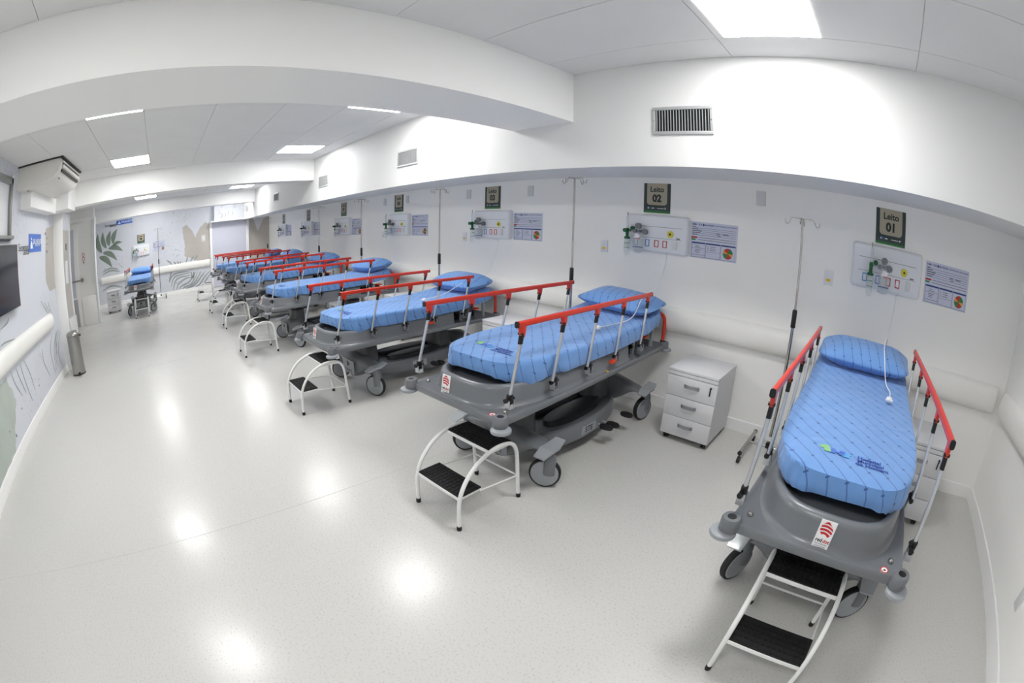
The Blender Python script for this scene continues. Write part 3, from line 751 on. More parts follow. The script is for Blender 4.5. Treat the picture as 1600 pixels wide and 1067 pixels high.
# ------------------------------------------------------------------ gas panels
def gas_panel():
    r = empty('gas_panel')
    W2, H2 = 0.305, 0.163
    rings = []
    for k, y in ((1.0, 0), (1.0, -0.030), (0.985, -0.048), (0.955, -0.058), (0.93, -0.060)):
        rings.append([(x*k if k == 1 else math.copysign(abs(x)-(1-k)*W2, x), y, z if k == 1 else math.copysign(abs(z)-(1-k)*W2, z)) for x, z in rrect(2*W2, 2*H2, 0.028, 5)])
    B().use('whitep').loft(rings).build('body', r, smooth=50)
    g = B().use('gauge'); g.b2((-0.25, -0.0612, 0.058), (0.25, -0.0595, 0.061)); g.b2((-0.25, -0.0612, -0.038), (0.25, -0.0595, -0.0355)); islands(g, 'groove', r)
    for x, m_ in ((-0.19, 'sockb'), (-0.075, 'sockb'), (0.015, 'sockr'), (0.095, 'sockr')):
        f = B().use(m_); w_, h_, t = 0.02, 0.030, 0.006
        f.b2((x-w_, -0.064, -0.085-h_), (x-w_+t, -0.0595, -0.085+h_)); f.b2((x+w_-t, -0.064, -0.085-h_), (x+w_, -0.0595, -0.085+h_)); f.b2((x-w_, -0.064, -0.085-h_), (x+w_, -0.0595, -0.085-h_+t)); f.b2((x-w_, -0.064, -0.085+h_-t), (x+w_, -0.0595, -0.085+h_))
        f.build('socket_frame', r, smooth=None)
        B().use('stickw').b2((x-0.012, -0.062, -0.085-0.022), (x+0.012, -0.0595, -0.085+0.022)).build('socket', r, smooth=None)
    B().use('yellow2').cyl((0.145, -0.067, 0.005), (0.145, -0.0595, 0.005), 0.029, n=24).build('air_socket', r)
    B().use('black').cyl((0.145, -0.075, 0.005), (0.145, -0.067, 0.005), 0.008, n=12).build('socket_pin', r)
    B().use('gauge').b2((0.20, -0.0615, -0.032), (0.235, -0.0595, -0.022)).build('mark_print', r, smooth=None)
    B().use('whiteg').box((0.19, -0.063, -0.085), (0.042, 0.006, 0.07), 0.002).build('blank_socket', r)
    return r
gp0 = gas_panel()
GX = {1: -1.355, 2: -3.375, 3: -5.44, 4: -7.52, 5: -9.62, 6: -11.78, 7: -14.03}
def flowmeter(tilt=0.0):
    r = empty('oxygen_flowmeter')
    b = B().use('clear'); b.cyl((0, -0.115, 0.02), (0, -0.115, 0.125), 0.011, n=12); b.build('flow_tube', r)
    b = B().use('gauge'); b.cyl((0, -0.115, 0.125), (0, -0.115, 0.16), 0.004, n=8); b.build('float_rod', r); b = B().use('gauge'); b.cyl((0, -0.06, 0.0), (0, -0.115, 0.0), 0.010, n=10); b.build('stem', r)
    b = B().use('green'); b.cyl((0, -0.115, -0.065), (0, -0.115, 0.02), 0.014, 0.016, n=14); b.cyl((0, -0.13, 0.0), (0, -0.165, 0.0), 0.018, n=14); b.cyl((0, -0.115, -0.075), (0, -0.115, -0.055), 0.026, n=16); b.build('valve', r)
    b = B().use('green'); b.cyl((0.038, -0.075, 0.022), (0.038, -0.10, 0.022), 0.019, n=18); b.build('knob', r)
    b = B().use('clear'); b.lathe([(0.020, -0.075), (0.026, -0.085), (0.026, -0.185), (0.021, -0.21), (0.010, -0.22)], (0, -0.115, 0), 18); b.build('humidifier_bottle', r)
    b = B().use('inkg'); b.lathe([(0.0265, -0.11), (0.0265, -0.114)], (0, -0.115, 0), 18); b.lathe([(0.0265, -0.15), (0.0265, -0.153)], (0, -0.115, 0), 18); islands(b, 'level_mark', r, 30)
    return r
def vacuum():
    r = empty('suction_regulator')
    b = B().use('gauge'); b.cyl((0, -0.06, 0), (0, -0.125, 0), 0.012, n=10); b.cyl((-0.005, -0.10, 0.045), (-0.005, -0.13, 0.045), 0.026, n=20); b.build('gauge', r)
    b = B().use('gauge'); b.cyl((-0.04, -0.09, 0.0), (-0.04, -0.12, 0.0), 0.017, n=16); b.cyl((0.045, -0.07, -0.002), (0.045, -0.10, -0.002), 0.024, n=18); islands(b, 'knob', r, 40)
    b = B().use('stickw'); b.box((0.0, -0.135, -0.045), (0.05, 0.03, 0.05), 0.008, rot=Matrix.Rotation(R(25), 3, 'Y')); b.build('cap', r)
    b = B().use('sockr'); b.box((0.01, -0.15, -0.065), (0.035, 0.01, 0.012), 0.002); b.build('red_band', r)
    b = B().use('clear'); b.lathe([(0.044, -0.06), (0.047, -0.07), (0.047, -0.15), (0.038, -0.178), (0.02, -0.185)], (0, -0.12, 0), 20); b.build('collection_jar', r)
    b = B().use('inkb'); b.lathe([(0.0475, -0.135), (0.0475, -0.139)], (0, -0.12, 0), 20); islands(b, 'level_mark', r, 30)
    return r
fm0 = flowmeter(); vc0 = vacuum()
for k in range(1, 9):
    if k < 8: loc, rz = Vector((GX[k], 0, 1.535)), 0
    else: loc, rz = Vector((FX+0.004, -4.47, 1.48)), PI/2
    o = gp0 if k == 1 else copy_tree(gp0)
    o.location = loc; o.rotation_euler = (0, 0, rz); tag(o, 'white rounded medical gas panel on the wall, ' + ORD[k], 'gas panel', 'medical gas panels')
    rot = Matrix.Rotation(rz, 3, 'Z')
    for src, dx, nm, g in ((fm0, -0.145 if k == 1 else -0.25, 'green and clear oxygen flowmeter on the gas panel ', 'oxygen flowmeters'), (vc0, -0.03 if k == 1 else -0.135, 'grey suction regulator with clear jar on the gas panel ', 'suction regulators')):
        o = src if k == 1 else copy_tree(src)
        o.location = loc + rot @ Vector((dx, 0, 0.01)); o.rotation_euler = (0, 0, rz)
        tag(o, nm + ORD[k], 'flowmeter' if src is fm0 else 'regulator', g)

# ------------------------------------------------------------------ hospital stretcher
def superell(hx, y0, y1, n=48, p0=2.6, p1=6.0):
    """outline, foot end (y0) rounded with power p0, head end (y1) squarer"""
    pts = []; yc = (y0+y1)/2
    for i in range(n):
        a = 2*PI*i/n; c, s = math.cos(a), math.sin(a)
        p = p0 if s < 0 else p1
        x = math.copysign(abs(c)**(2/p), c)*hx
        y = math.copysign(abs(s)**(2/p), s)*(y1-y0)/2 + yc
        pts.append((x, y))
    return pts
def headlift(y): return 0.085*max(0.0, (y-0.30)/0.65)**1.25

def make_bed():
    r = empty('stretcher')
    # --- wheeled base
    rings = []
    for k, z in ((0.80, 0.095), (0.96, 0.118), (1.0, 0.145), (1.0, 0.215), (0.97, 0.232), (0.90, 0.238), (0.86, 0.222)):
        rings.append([(x*k, y*(0.5+0.5*k), z) for x, y in superell(0.285, -0.55, 0.60, 40, 2.2, 2.2)])
    base = B().use('plastic').loft(rings).build('base_shroud', r, smooth=35)
    rings = [[(x, y, z) for x, y in superell(hx, -0.30, 0.36, 28, 2.2, 2.2)] for hx, z in ((0.10, 0.215), (0.095, 0.250), (0.07, 0.262))]
    B().use('plastic_dk').loft([[(x+0.09, y, z) for x, y, z in g] for g in rings]).build('tray', base)
    B().use('plastic_dk').loft([[(x-0.10, y, z) for x, y, z in g] for g in rings]).build('tray', base)
    t = B().use('plastic_lt'); t.box((0.2850, -0.04, 0.178), (0.004, 0.17, 0.066), rot=Matrix.Rotation(R(-3), 3, 'Z')); t.build('name_plate', base, smooth=None)
    t = B().use('black'); t.text('STE', 0.058, Matrix.Translation((0.2880, -0.04, 0.178)) @ Matrix.Rotation(PI/2-R(3), 4, 'Z') @ Matrix.Rotation(PI/2, 4, 'X'), 0.0012); t.build('lettering', base, smooth=None)
    # --- end cross members, arched out to the casters
    for sy, yc in ((-1, -0.585), (1, 0.69)):
        rings = []
        for i in range(17):
            x = -0.375 + 0.75*i/16; u = abs(x)/0.375
            zt = 0.345 - 0.085*u**1.3; zb = 0.105 + 0.150*min(1, u*1.45)**1.6; dy = 0.100 - 0.050*u**1.2
            if u > 0.99: zt -= 0.012; zb += 0.008; dy -= 0.012
            yo = yc + sy*0.02*(1-u)
            rr = []
            for j in range(12):
                a = 2*PI*j/12; c, s_ = math.cos(a), math.sin(a)
                rr.append((x, yo + dy*math.copysign(abs(c)**0.55, c), (zt+zb)/2 + (zt-zb)/2*math.copysign(abs(s_)**0.6, s_)))
            rings.append(rr)
        cm = B().use('plastic').loft(rings).build('cross_member', r, smooth=50)
        if sy < 0:
            B().use('plastic_lt').box((0, -0.708, 0.225), (0.23, 0.004, 0.13), 0.001).build('name_plate', cm, smooth=None)
            t = B().use('black'); t.text('STERMITZ', 0.034, wallm(0, 0.185, -0.7112), 0.0006); t.build('lettering', cm, smooth=None)
            B().use('plastic_dk').prism([(0.0+0.024*math.cos(a)*(1+0.25*math.cos(3*a)), 0.25+0.024*math.sin(a)*(1+0.2*math.cos(3*a))) for a in [2*PI*i/18 for i in range(18)]], -0.7125, -0.7100, 'y').build('emblem', cm, smooth=None)
    # --- lifting columns
    for yc in (-0.50, 0.42):
        sl = B().use('column'); sl.loft([[(x*k, yc+(y-yc)*k, z) for x, y in superell(0.125, yc-0.105, yc+0.105, 24, 3, 3)] for k, z in ((1.05, 0.24), (0.98, 0.34), (0.9, 0.455))]); so = sl.build('column', r)
        B().use('black').loft([[(x, y, z) for x, y in superell(0.118, yc-0.1, yc+0.1, 24, 3, 3)] for z in (0.452, 0.466)]).build('collar', so)
        B().use('column').loft([[(x, y, z) for x, y in superell(0.095, yc-0.08, yc+0.08, 24, 3, 3)] for z in (0.46, 0.60)]).build('inner_column', so)
    # --- casters
    wheel = None
    for (x, y, rz, cl) in ((-0.345, -0.62, R(-25), True), (0.345, -0.61, R(-24), False), (-0.345, 0.72, R(15), True), (0.345, 0.72, R(-15), False)):
        if wheel is None:
            ty = B().use('rubber').lathe([(0.086, -0.019), (0.094, -0.020), (0.1, -0.012), (0.1, 0.012), (0.094, 0.020), (0.086, 0.019)], n=36)
            bmesh.ops.rotate(ty.bm, matrix=Matrix.Rotation(PI/2, 3, 'Y'), verts=ty.bm.verts)
            wheel = ty.build('caster', r); w0 = wheel
            hb = B().use('plastic_lt').lathe([(0.02, -0.027), (0.083, -0.024), (0.088, -0.019), (0.088, 0.019), (0.083, 0.024), (0.02, 0.027)], n=32)
            bmesh.ops.rotate(hb.bm, matrix=Matrix.Rotation(PI/2, 3, 'Y'), verts=hb.bm.verts); hb.build('wheel_disc', wheel)
            fk = B().use('plastic')
            fk.loft([[(px*1.0, py, z) for px, py in rrect(0.085, 0.075, 0.03, 4, 0, 0.028)] for z in (0.0, 0.10)] + [[(px*0.9, py*0.9, 0.165) for px, py in rrect(0.085, 0.075, 0.03, 4, 0, 0.01)]])
            fk.build('caster_fork', wheel)
            w = wheel
        else:
            w = copy_tree(w0, r)
        w.location = (x, y, 0.1); w.rotation_euler = (0, 0, rz)
        sx = math.copysign(1, x)
        pd = B().use('clearp' if cl else 'plastic_lt')
        pd.loft([[(x+sx*0.025-0.038, y-0.105, 0.250), (x+sx*0.025+0.038, y-0.105, 0.250), (x+sx*0.025+0.038, y-0.105, 0.259), (x+sx*0.025-0.038, y-0.105, 0.259)],
                 [(x+sx*0.025-0.05, y-0.03, 0.272), (x+sx*0.025+0.05, y-0.03, 0.272), (x+sx*0.025+0.05, y-0.03, 0.286), (x+sx*0.025-0.05, y-0.03, 0.286)],
                 [(x+sx*0.025-0.05, y+0.03, 0.272), (x+sx*0.025+0.05, y+0.03, 0.272), (x+sx*0.025+0.05, y+0.03, 0.286), (x+sx*0.025-0.05, y+0.03, 0.286)],
                 [(x+sx*0.025-0.035, y+0.105, 0.300), (x+sx*0.025+0.035, y+0.105, 0.300), (x+sx*0.025+0.035, y+0.105, 0.308), (x+sx*0.025-0.035, y+0.105, 0.308)]])
        pd.build('brake_pedal', r, smooth=None)
    # height pedals on both sides near the head
    for sx in (1, -1):
        for (y, l) in ((0.10, 0.03), (0.17, 0.05), (0.40, 0.04)):
            p = B().use('alu'); p.tube([(sx*0.24, y-0.01, 0.17), (sx*(0.30+l*0.55), y, 0.155)], 0.007, 8)
            po = p.build('pedal_bar', r)
            q = B().use('rubber'); q.lathe([(0.02, -0.014), (0.042, -0.012), (0.047, 0.0), (0.042, 0.012), (0.02, 0.015)], (0, 0, 0), 20)
            bmesh.ops.scale(q.bm, vec=(1.2, 0.72, 1), verts=q.bm.verts); bmesh.ops.translate(q.bm, vec=(sx*(0.325+l*0.8), y, 0.155), verts=q.bm.verts)
            q.build('pedal_pad', po)
    # --- deck
    o = B().use('plastic')
    ol = rrect(0.765, 2.07, 0.035, 5, 0, -0.015)
    def inset(pts, d, cx=0, cy=-0.015, hx=0.3825, hy=1.035):
        return [(cx+(x-cx)*(hx-d)/hx, cy+(y-cy)*(hy-d)/hy) for x, y in pts]
    o.loft([[(x, y, 0.573) for x, y in inset(ol, 0.03)], [(x, y, 0.577) for x, y in inset(ol, 0.004)], [(x, y, 0.584) for x, y in ol], [(x, y, 0.608) for x, y in ol], [(x, y, 0.616) for x, y in inset(ol, 0.005)],
            [(x, y, 0.616) for x, y in inset(ol, 0.012)], [(x, y, 0.610) for x, y in inset(ol, 0.020)]])
    deck = o.build('deck', r, smooth=35)
    # pan rising from the deck, rounded at the foot
    rings = []
    for hx, yf, z in ((0.360, -1.028, 0.609), (0.348, -1.014, 0.617), (0.340, -1.004, 0.636), (0.332, -0.992, 0.70), (0.328, -0.985, 0.718), (0.320, -0.973, 0.727), (0.308, -0.955, 0.726), (0.298, -0.94, 0.712), (0.290, -0.925, 0.680)):
        rings.append([(x, y, z) for x, y in superell(hx, yf, 0.42, 64, 3.4, 14)])
    pan = B().use('plastic').loft(rings).build('pan', deck, smooth=50)
    for x in (-0.30, 0.30):
        B().use('steel').lathe([(0.014, 0.610), (0.014, 0.618), (0.008, 0.626), (0.001, 0.626)], (x*1.07, -0.955, 0), 14).build('bolt', deck)
    # corner bumpers
    for x, y in ((-0.372, -1.045), (0.372, -1.045), (-0.365, 0.985), (0.365, 0.985)):
        b_ = B().use('plastic').lathe([(0.037, 0.582), (0.040, 0.588), (0.039, 0.630), (0.034, 0.638), (0.018, 0.638)], (x, y, 0), 24).build('corner_post', r)
        B().use('black').lathe([(0.0185, 0.634), (0.0185, 0.6385), (0.002, 0.6395)], (x, y, 0), 16).build('cap', b_)
        dx = math.copysign(0.014, x); dy = math.copysign(0.010, y)
        B().use('plastic_lt').lathe([(0.04, 0.558), (0.052, 0.560), (0.054, 0.566), (0.052, 0.576), (0.04, 0.582)], (x+dx, y+dy, 0), 28).build('bumper_disc', b_)
    # stickers
    s_ = B().use('stickw'); mt = Matrix.Translation((-0.005, -1.0035, 0.668)) @ Matrix.Rotation(R(-10), 4, 'X')
    s_.box((0, 0, 0), (0.068, 0.002, 0.108)); bmesh.ops.transform(s_.bm, matrix=mt, verts=s_.bm.verts); so = s_.build('sticker', deck, smooth=None)
    q = B().use('stickr')
    rad = 0.027
    for i in range(4):
        z0 = -rad+0.004 + i*0.0132; z1 = z0+0.008
        top, bot = [], []
        for k in range(9):
            u = -1+2*k/8
            h0 = math.sqrt(max(0, rad*rad - z0*z0)); h1 = math.sqrt(max(0, rad*rad - z1*z1))
            bot.append((u*h0, z0 + 0.006*(1-u*u) - 0.003*u + 0.018)); top.append((u*h1, z1 + 0.006*(1-u*u) - 0.003*u + 0.018))
        q.prism(bot + top[::-1], -0.0022, -0.0012, 'y')
    q.text('dot', 0.020, wallm(0.017, -0.024, -0.0022), 0.0005)
    bmesh.ops.transform(q.bm, matrix=mt, verts=q.bm.verts); q.build('red_print', deck, smooth=None)
    q = B().use('black'); q.text('red', 0.020, wallm(-0.014, -0.024, -0.0022), 0.0005); q.text('best of the best', 0.008, wallm(0, -0.037, -0.0022)); q.text('product design', 0.008, wallm(0, -0.046, -0.0022))
    bmesh.ops.transform(q.bm, matrix=mt, verts=q.bm.verts); q.build('black_print', deck, smooth=None)
    q = B().use('stickw'); q.cyl((0.295, -1.022, 0.6155), (0.295, -1.022, 0.6172), 0.019, n=20); q.build('warning_label', deck, smooth=None)
    q = B().use('stickr'); q.tube([(0.295+0.017*math.cos(a), -1.022+0.017*math.sin(a), 0.6172) for a in [2*PI*i/20 for i in range(20)]], 0.0022, 6, True); q.build('warning_ring', deck)
    q = B().use('black'); q.prism([(0.287, -1.028), (0.303, -1.026), (0.297, -1.015)], 0.6172, 0.6178, 'z'); q.build('warning_mark', deck, smooth=None)
    for sx in (1, -1):
        q = B().use('yellow'); q.cyl((sx*0.366, 0.0, 0.6165), (sx*0.366, 0.0, 0.6175), 0.012, n=14); q.build('yellow_dot', deck, smooth=None)
    # backrest frame and works under the raised head section
    f = B().use('plastic_dk'); n = 5
    f.loft([[(-0.30, y, z), (0.30, y, z), (0.30, y, z+0.018), (-0.30, y, z+0.018)] for y, z in [(0.36+0.58*i/n, 0.715+headlift(0.36+0.58*i/n)) for i in range(n+1)]]); bk = f.build('backrest_frame', r, smooth=None)
    f = B().use('black'); f.b2((-0.20, 0.48, 0.611), (0.20, 0.80, 0.685), 0.01); f.cyl((-0.31, 0.47, 0.68), (0.31, 0.47, 0.68), 0.014); islands(f, 'actuator', r)
    for sx in (-1, 1):
        f = B().use('plastic_lt'); f.b2((sx*0.285-0.012, 0.50, 0.611), (sx*0.285+0.012, 0.54, 0.715), 0.003); f.build('bracket', r); f = B().use('plastic_lt'); f.b2((sx*0.285-0.03, 0.62, 0.611), (sx*0.285+0.01, 0.66, 0.72), 0.003)
        f.build('bracket', r); f = B().use('plastic_lt'); f.b2((sx*0.30-0.012, 0.82, 0.611), (sx*0.30+0.012, 0.85, 0.76), 0.003)
        f.build('bracket', r)
    B().use('redlever').b2((0.20, 0.70, 0.70), (0.30, 0.78, 0.715), 0.004).build('release_lever', r)
    B().use('redlever').b2((-0.30, 0.70, 0.70), (-0.20, 0.78, 0.715), 0.004).build('release_lever', r)
    # red push handles at the head
    for sx in (1, -1):
        pts = [(sx*0.352, 0.975, 0.62), (sx*0.352, 0.978, 0.78), (sx*0.350, 0.972, 0.835), (sx*0.338, 0.955, 0.868), (sx*0.315, 0.93, 0.885), (sx*0.25, 0.915, 0.89)]
        h = B().use('red').tube(pts, [0.016]*5+[0.014], 10).build('push_handle', r)
        B().use('black').lathe([(0.022, 0.612), (0.022, 0.645), (0.017, 0.65)], (sx*0.352, 0.975, 0), 14).build('handle_mount', h)
    # --- folding side rails
    proto = {}
    for sx in (1, -1):
        ybar0, ybar1, zr = -0.885, 0.655, 1.034
        xr = sx*0.367
        bar = B().use('red'); bar.loft([[(xr+px, y, zr+pz) for px, pz in rrect(0.022, 0.031, 0.008, 3)] for y in (ybar0, ybar1)])
        rail = bar.build('side_rail', r)
        B().use('black').loft([[(xr+px, y, zr+pz) for px, pz in rrect(0.024, 0.033, 0.009, 3)] for y in (ybar0-0.008, ybar0)]).build('end_cap', rail)
        B().use('black').loft([[(xr+px, y, zr+pz) for px, pz in rrect(0.024, 0.033, 0.009, 3)] for y in (ybar1, ybar1+0.006)]).build('end_cap', rail)
        tops = (-0.85, -0.50, -0.145, 0.21, 0.60); bots = (-0.935, -0.565, -0.21, 0.14, 0.53)
        for i, (yt, yb) in enumerate(zip(tops, bots)):
            xb = sx*0.372
            key = sx
            if key not in proto:
                st = B().use('alu'); st.tube([(xr, yt, 0.98), (xb, yb, 0.67)], 0.009, 10); proto[key] = [st.build('strut', rail)]
                cl_ = B().use('red'); cl_.loft([[(xr+px, yt+py+dy, z) for px, py in rrect(0.018, w_, 0.005, 2)] for z, w_, dy in ((1.020, 0.052, 0), (0.992, 0.040, 0.002), (0.966, 0.026, 0.0))]); proto[key].append(cl_.build('rail_clamp', rail))
                sv = B().use('black'); sv.loft([[(xr+px, yt-0.006+py+(0.965-z)*(-0.2), z) for px, py in rrect(0.020, 0.023, 0.005, 2)] for z in (0.980, 0.935)]); sv.cyl((xr-0.014, yt-0.010, 0.985), (xr+0.014, yt-0.010, 0.985), 0.007, n=10); proto[key].append(sv.build('sleeve', rail))
                br = B().use('black'); br.loft([[(xb+px, yb+py, z) for px, py in rrect(0.026, 0.026, 0.005, 2)] for z in (0.642, 0.690)]); br.cyl((xb-0.004, yb-0.032, 0.662), (xb-0.004, yb+0.032, 0.662), 0.012, n=12); proto[key].append(br.build('hinge', rail))
                ub = B().use('alu'); ub.b2((xb-0.016, yb-0.019, 0.616), (xb+0.016, yb-0.015, 0.665)); ub.b2((xb-0.016, yb+0.015, 0.616), (xb+0.016, yb+0.019, 0.665)); ub.b2((xb-0.016, yb-0.019, 0.616), (xb+0.016, yb+0.019, 0.620)); proto[key].append(ub.build('hinge_bracket', rail, smooth=None))
                proto[key].append((yt, yb))
            else:
                t0, b0 = proto[key][-1]
                for q in proto[key][:-1]:
                    c = link(q.name.split('.')[0], q.data, rail)
                    if q is proto[key][0]:
                        c.location = (0, yt-t0, 0)
                    elif 'hinge' in q.name: c.location = (0, yb-b0, 0)
                    else: c.location = (0, yt-t0, 0)
        B().use('redlever').b2((sx*0.372-0.012, 0.14-0.078, 0.620), (sx*0.372+0.014, 0.14-0.018, 0.642), 0.006).build('release_lever', rail)
    # --- mattress in its blue sheet
    def top(x, y):
        z = 0.845 + headlift(y)
        z += 0.006*noise.noise(Vector((x*5, y*4, 1.3))) + 0.002*noise.noise(Vector((x*16, y*9, 4.1)))
        z += 0.0035*math.exp(-((x-0.165)/0.01)**2) * (1 if y < 0.55 else 0) + 0.0035*math.exp(-((x+0.185)/0.01)**2) * (1 if y < 0.55 else 0)
        return z
    N = 160
    out = superell(0.358, -0.94, 0.94, N, 4.0, 9.0)
    yc = 0.03; rings = []
    for k in (0.02, 0.15, 0.3, 0.45, 0.58, 0.7, 0.8, 0.88, 0.94, 0.975):
        ring = []
        for x, y in out:
            X, Y = x*k, yc+(y-yc)*k
            ring.append((X, Y, top(X, Y) - (0.004 if k > 0.97 else 0)))
        rings.append(ring)
    for d, sc in ((0.010, 0.993), (0.027, 1.0), (0.050, 1.004), (0.075, 1.006), (0.098, 1.001), (0.115, 0.990)):
        ring = []
        for i, (x, y) in enumerate(out):
            a = i/N*2*PI
            wob = noise.noise(Vector((x*9, y*9, d*18)))*0.014*(d/0.1) + noise.noise(Vector((x*22, y*22, d*9)))*0.006*(d/0.1) + 0.0025*math.sin(i*1.7)*(d/0.1)
            s_ = sc + wob/0.35
            corner = math.exp(-((abs(x)-0.33)/0.05)**2) * math.exp(-((y+0.83)/0.12)**2)
            dd = d*(1.0 + 0.34*corner*(1 if x > 0 else 0.5) + 0.10*noise.noise(Vector((x*4, y*3, 7.7))) - 0.22*(y < -0.90)*(1-min(1, abs(x)/0.3)**2))
            z0 = 0.845 + headlift(y)
            ring.append((x*s_, yc+(y-yc)*(1+(s_-1)*0.39), z0 - dd))
        rings.append(ring)
    mt_ = B().use('sheet').loft(rings, False, True)
    bmesh.ops.triangulate(mt_.bm, faces=[f for f in mt_.bm.faces if len(f.verts) > 4])
    k0 = [v for v in mt_.bm.verts][:N]
    mt_.bm.faces.new(k0)
    mo = mt_.build('mattress', r, smooth=60)
    # printed mark near the foot of the sheet
    zt = 0.8485
    p = B()
    def px_(key, x, y, w_, h_): p.use(key).b2((x, y, zt), (x+w_, y+h_, zt+0.0012))
    x0, y0 = -0.150, -0.745
    px_('sheetg', x0, y0, .045, .022); px_('sheetg', x0+.022, y0-.022, .03, .024); px_('sheetg', x0+.012, y0+.02, .03, .014)
    px_('sheetb', x0+.052, y0-.024, .022, .04); px_('sheetb', x0+.066, y0-.012, .045, .012); px_('sheetb', x0+.092, y0-.024, .028, .04); px_('sheetc', x0+.108, y0-.030, .034, .026); px_('sheetc', x0+.120, y0-.01, .03, .014)
    p.build('green_and_blue_print', mo, smooth=None)
    p = B().use('sheett')
    for i, t in enumerate(('Hospital', 'Municipal', 'do Homem')):
        me = t; p.text(me, 0.034, Matrix.Translation((0.085+0.008*i, -0.745-0.027*i, zt+0.001)), 0.0012)
    p.build('sheet_lettering', mo, smooth=None)
    return r

def make_pillow(fat=0.16):
    N, K = 56, 14; rings = []
    hx, hy = 0.35, 0.21
    for i in range(K+1):
        v = -PI/2 + PI*i/K
        cz = math.sin(v); cr = math.cos(v)
        ring = []
        for j in range(N):
            a = 2*PI*j/N; c, s = math.cos(a), math.sin(a)
            p = 0.42
            X = math.copysign(abs(c)**p, c); Y = math.copysign(abs(s)**p, s)
            rr = max(cr, 0.0)**0.55
            pinch = 1 + 0.10*(abs(X*Y)**3)
            x = hx*X*rr*pinch; y = hy*Y*rr*pinch
            edge = (1-0.80*(abs(X)*rr)**4)*(1-0.72*(abs(Y)*rr)**4)
            z = fat/2*math.copysign(abs(cz)**0.85, cz)*max(edge, 0.06)
            z += 0.006*noise.noise(Vector((x*7, y*7, z*6+2)))
            ring.append((x, y, z))
        rings.append(ring)
    return B().use('pillowc').loft(rings).build('pillow', smooth=70)

bed0 = make_bed(); pil0 = make_pillow()
# x, turn, y of bed centre, deck height offset (the lifting columns differ a little)
BEDS = {1: (-1.474, -0.021, -1.125, 0.0), 2: (-3.505, 0.051, -1.10, -0.004), 3: (-5.516, 0.060, -1.153, -0.09), 4: (-7.66, 0.060, -1.188, -0.041),
        5: (-9.654, 0.071, -1.206, -0.019), 6: (-11.951, 0.031, -1.187, -0.009), 7: (-13.749, -0.045, -1.202, -0.024)}
BL = {1: 'blue-sheeted stretcher with red rails under Leito 01, nearest the right wall', 2: 'blue-sheeted stretcher with red rails under Leito 02, with a three-drawer cabinet on its right',
      3: 'blue-sheeted stretcher with red rails under Leito 03, third from the right wall', 4: 'blue-sheeted stretcher with red rails under Leito 04, fourth from the right wall',
      5: 'blue-sheeted stretcher with red rails under Leito 05, fifth in the row', 6: 'blue-sheeted stretcher with red rails under Leito 06, last but one in the row', 7: 'blue-sheeted stretcher at the far end of the row under Leito 07'}
bedpos = {}
for k in range(1, 9):
    o = bed0 if k == 1 else copy_tree(bed0)
    pz = 0.0
    if k < 8:
        xb_, rz, yc, dz = BEDS[k]
        o.location = (xb_, yc, 0); o.rotation_euler = (0, 0, rz)
        lb = BL[k]
    else:
        dz = 0.0; rz = PI/2; o.location = (-13.70, -4.37, 0); o.rotation_euler = (0, 0, rz); lb = 'lone blue-sheeted stretcher standing foot-first before the far mural wall'
    tag(o, lb, 'hospital bed', 'hospital stretchers')
    if k > 1:
        for ch in o.children:
            if ch.name.split('.')[0] == 'deck':
                for g in ch.children:
                    if g.name.split('.')[0] in ('sticker', 'red_print', 'black_print'): g.location.x -= 0.09; g.location.y += 0.004
    else:
        for ch in o.children:
            if ch.name.split('.')[0] == 'mattress': ch.location.y += 0.04
            if ch.name.split('.')[0] == 'caster' and ch.location.x > 0 and ch.location.y < 0: ch.rotation_euler.z = R(-62)
            if ch.name.split('.')[0] == 'side_rail': ch.location = (0, -0.045, 0.045)
    if dz:
        for ch in o.children:
            if ch.name.split('.')[0] in ('deck', 'pan', 'corner_post', 'backrest_frame', 'actuator', 'bracket', 'release_lever', 'push_handle', 'side_rail', 'mattress'): ch.location.z += dz
    p = pil0 if k == 1 else pil0.copy()
    if k > 1: C.objects.link(p)
    rnd = random.Random(k)
    M4 = Matrix.Translation(o.location) @ Matrix.Rotation(rz, 4, 'Z')
    p.location = M4 @ Vector((rnd.uniform(0.0, 0.03), 0.77, 0.94 + dz + 0.028))
    p.rotation_euler = (R(6.5), R(rnd.uniform(-3, 3)), rz + R(rnd.uniform(-4, 4)))
    if k == 1: p.rotation_euler = (R(8), 0, rz + R(-1)); p.location = M4 @ Vector((0.0, 0.72, 0.93+dz+0.028))
    if 2 < k < 8: p.scale.z = 1.22; p.location.z += 0.012
    where = ('on the stretcher under Leito %02d' % k) if k < 8 else 'on the lone stretcher by the far wall'
    tag(p, 'blue striped pillow on the stretcher ' + ORD[k], 'pillow', 'blue pillows')
    bedpos[k] = (M4, dz)

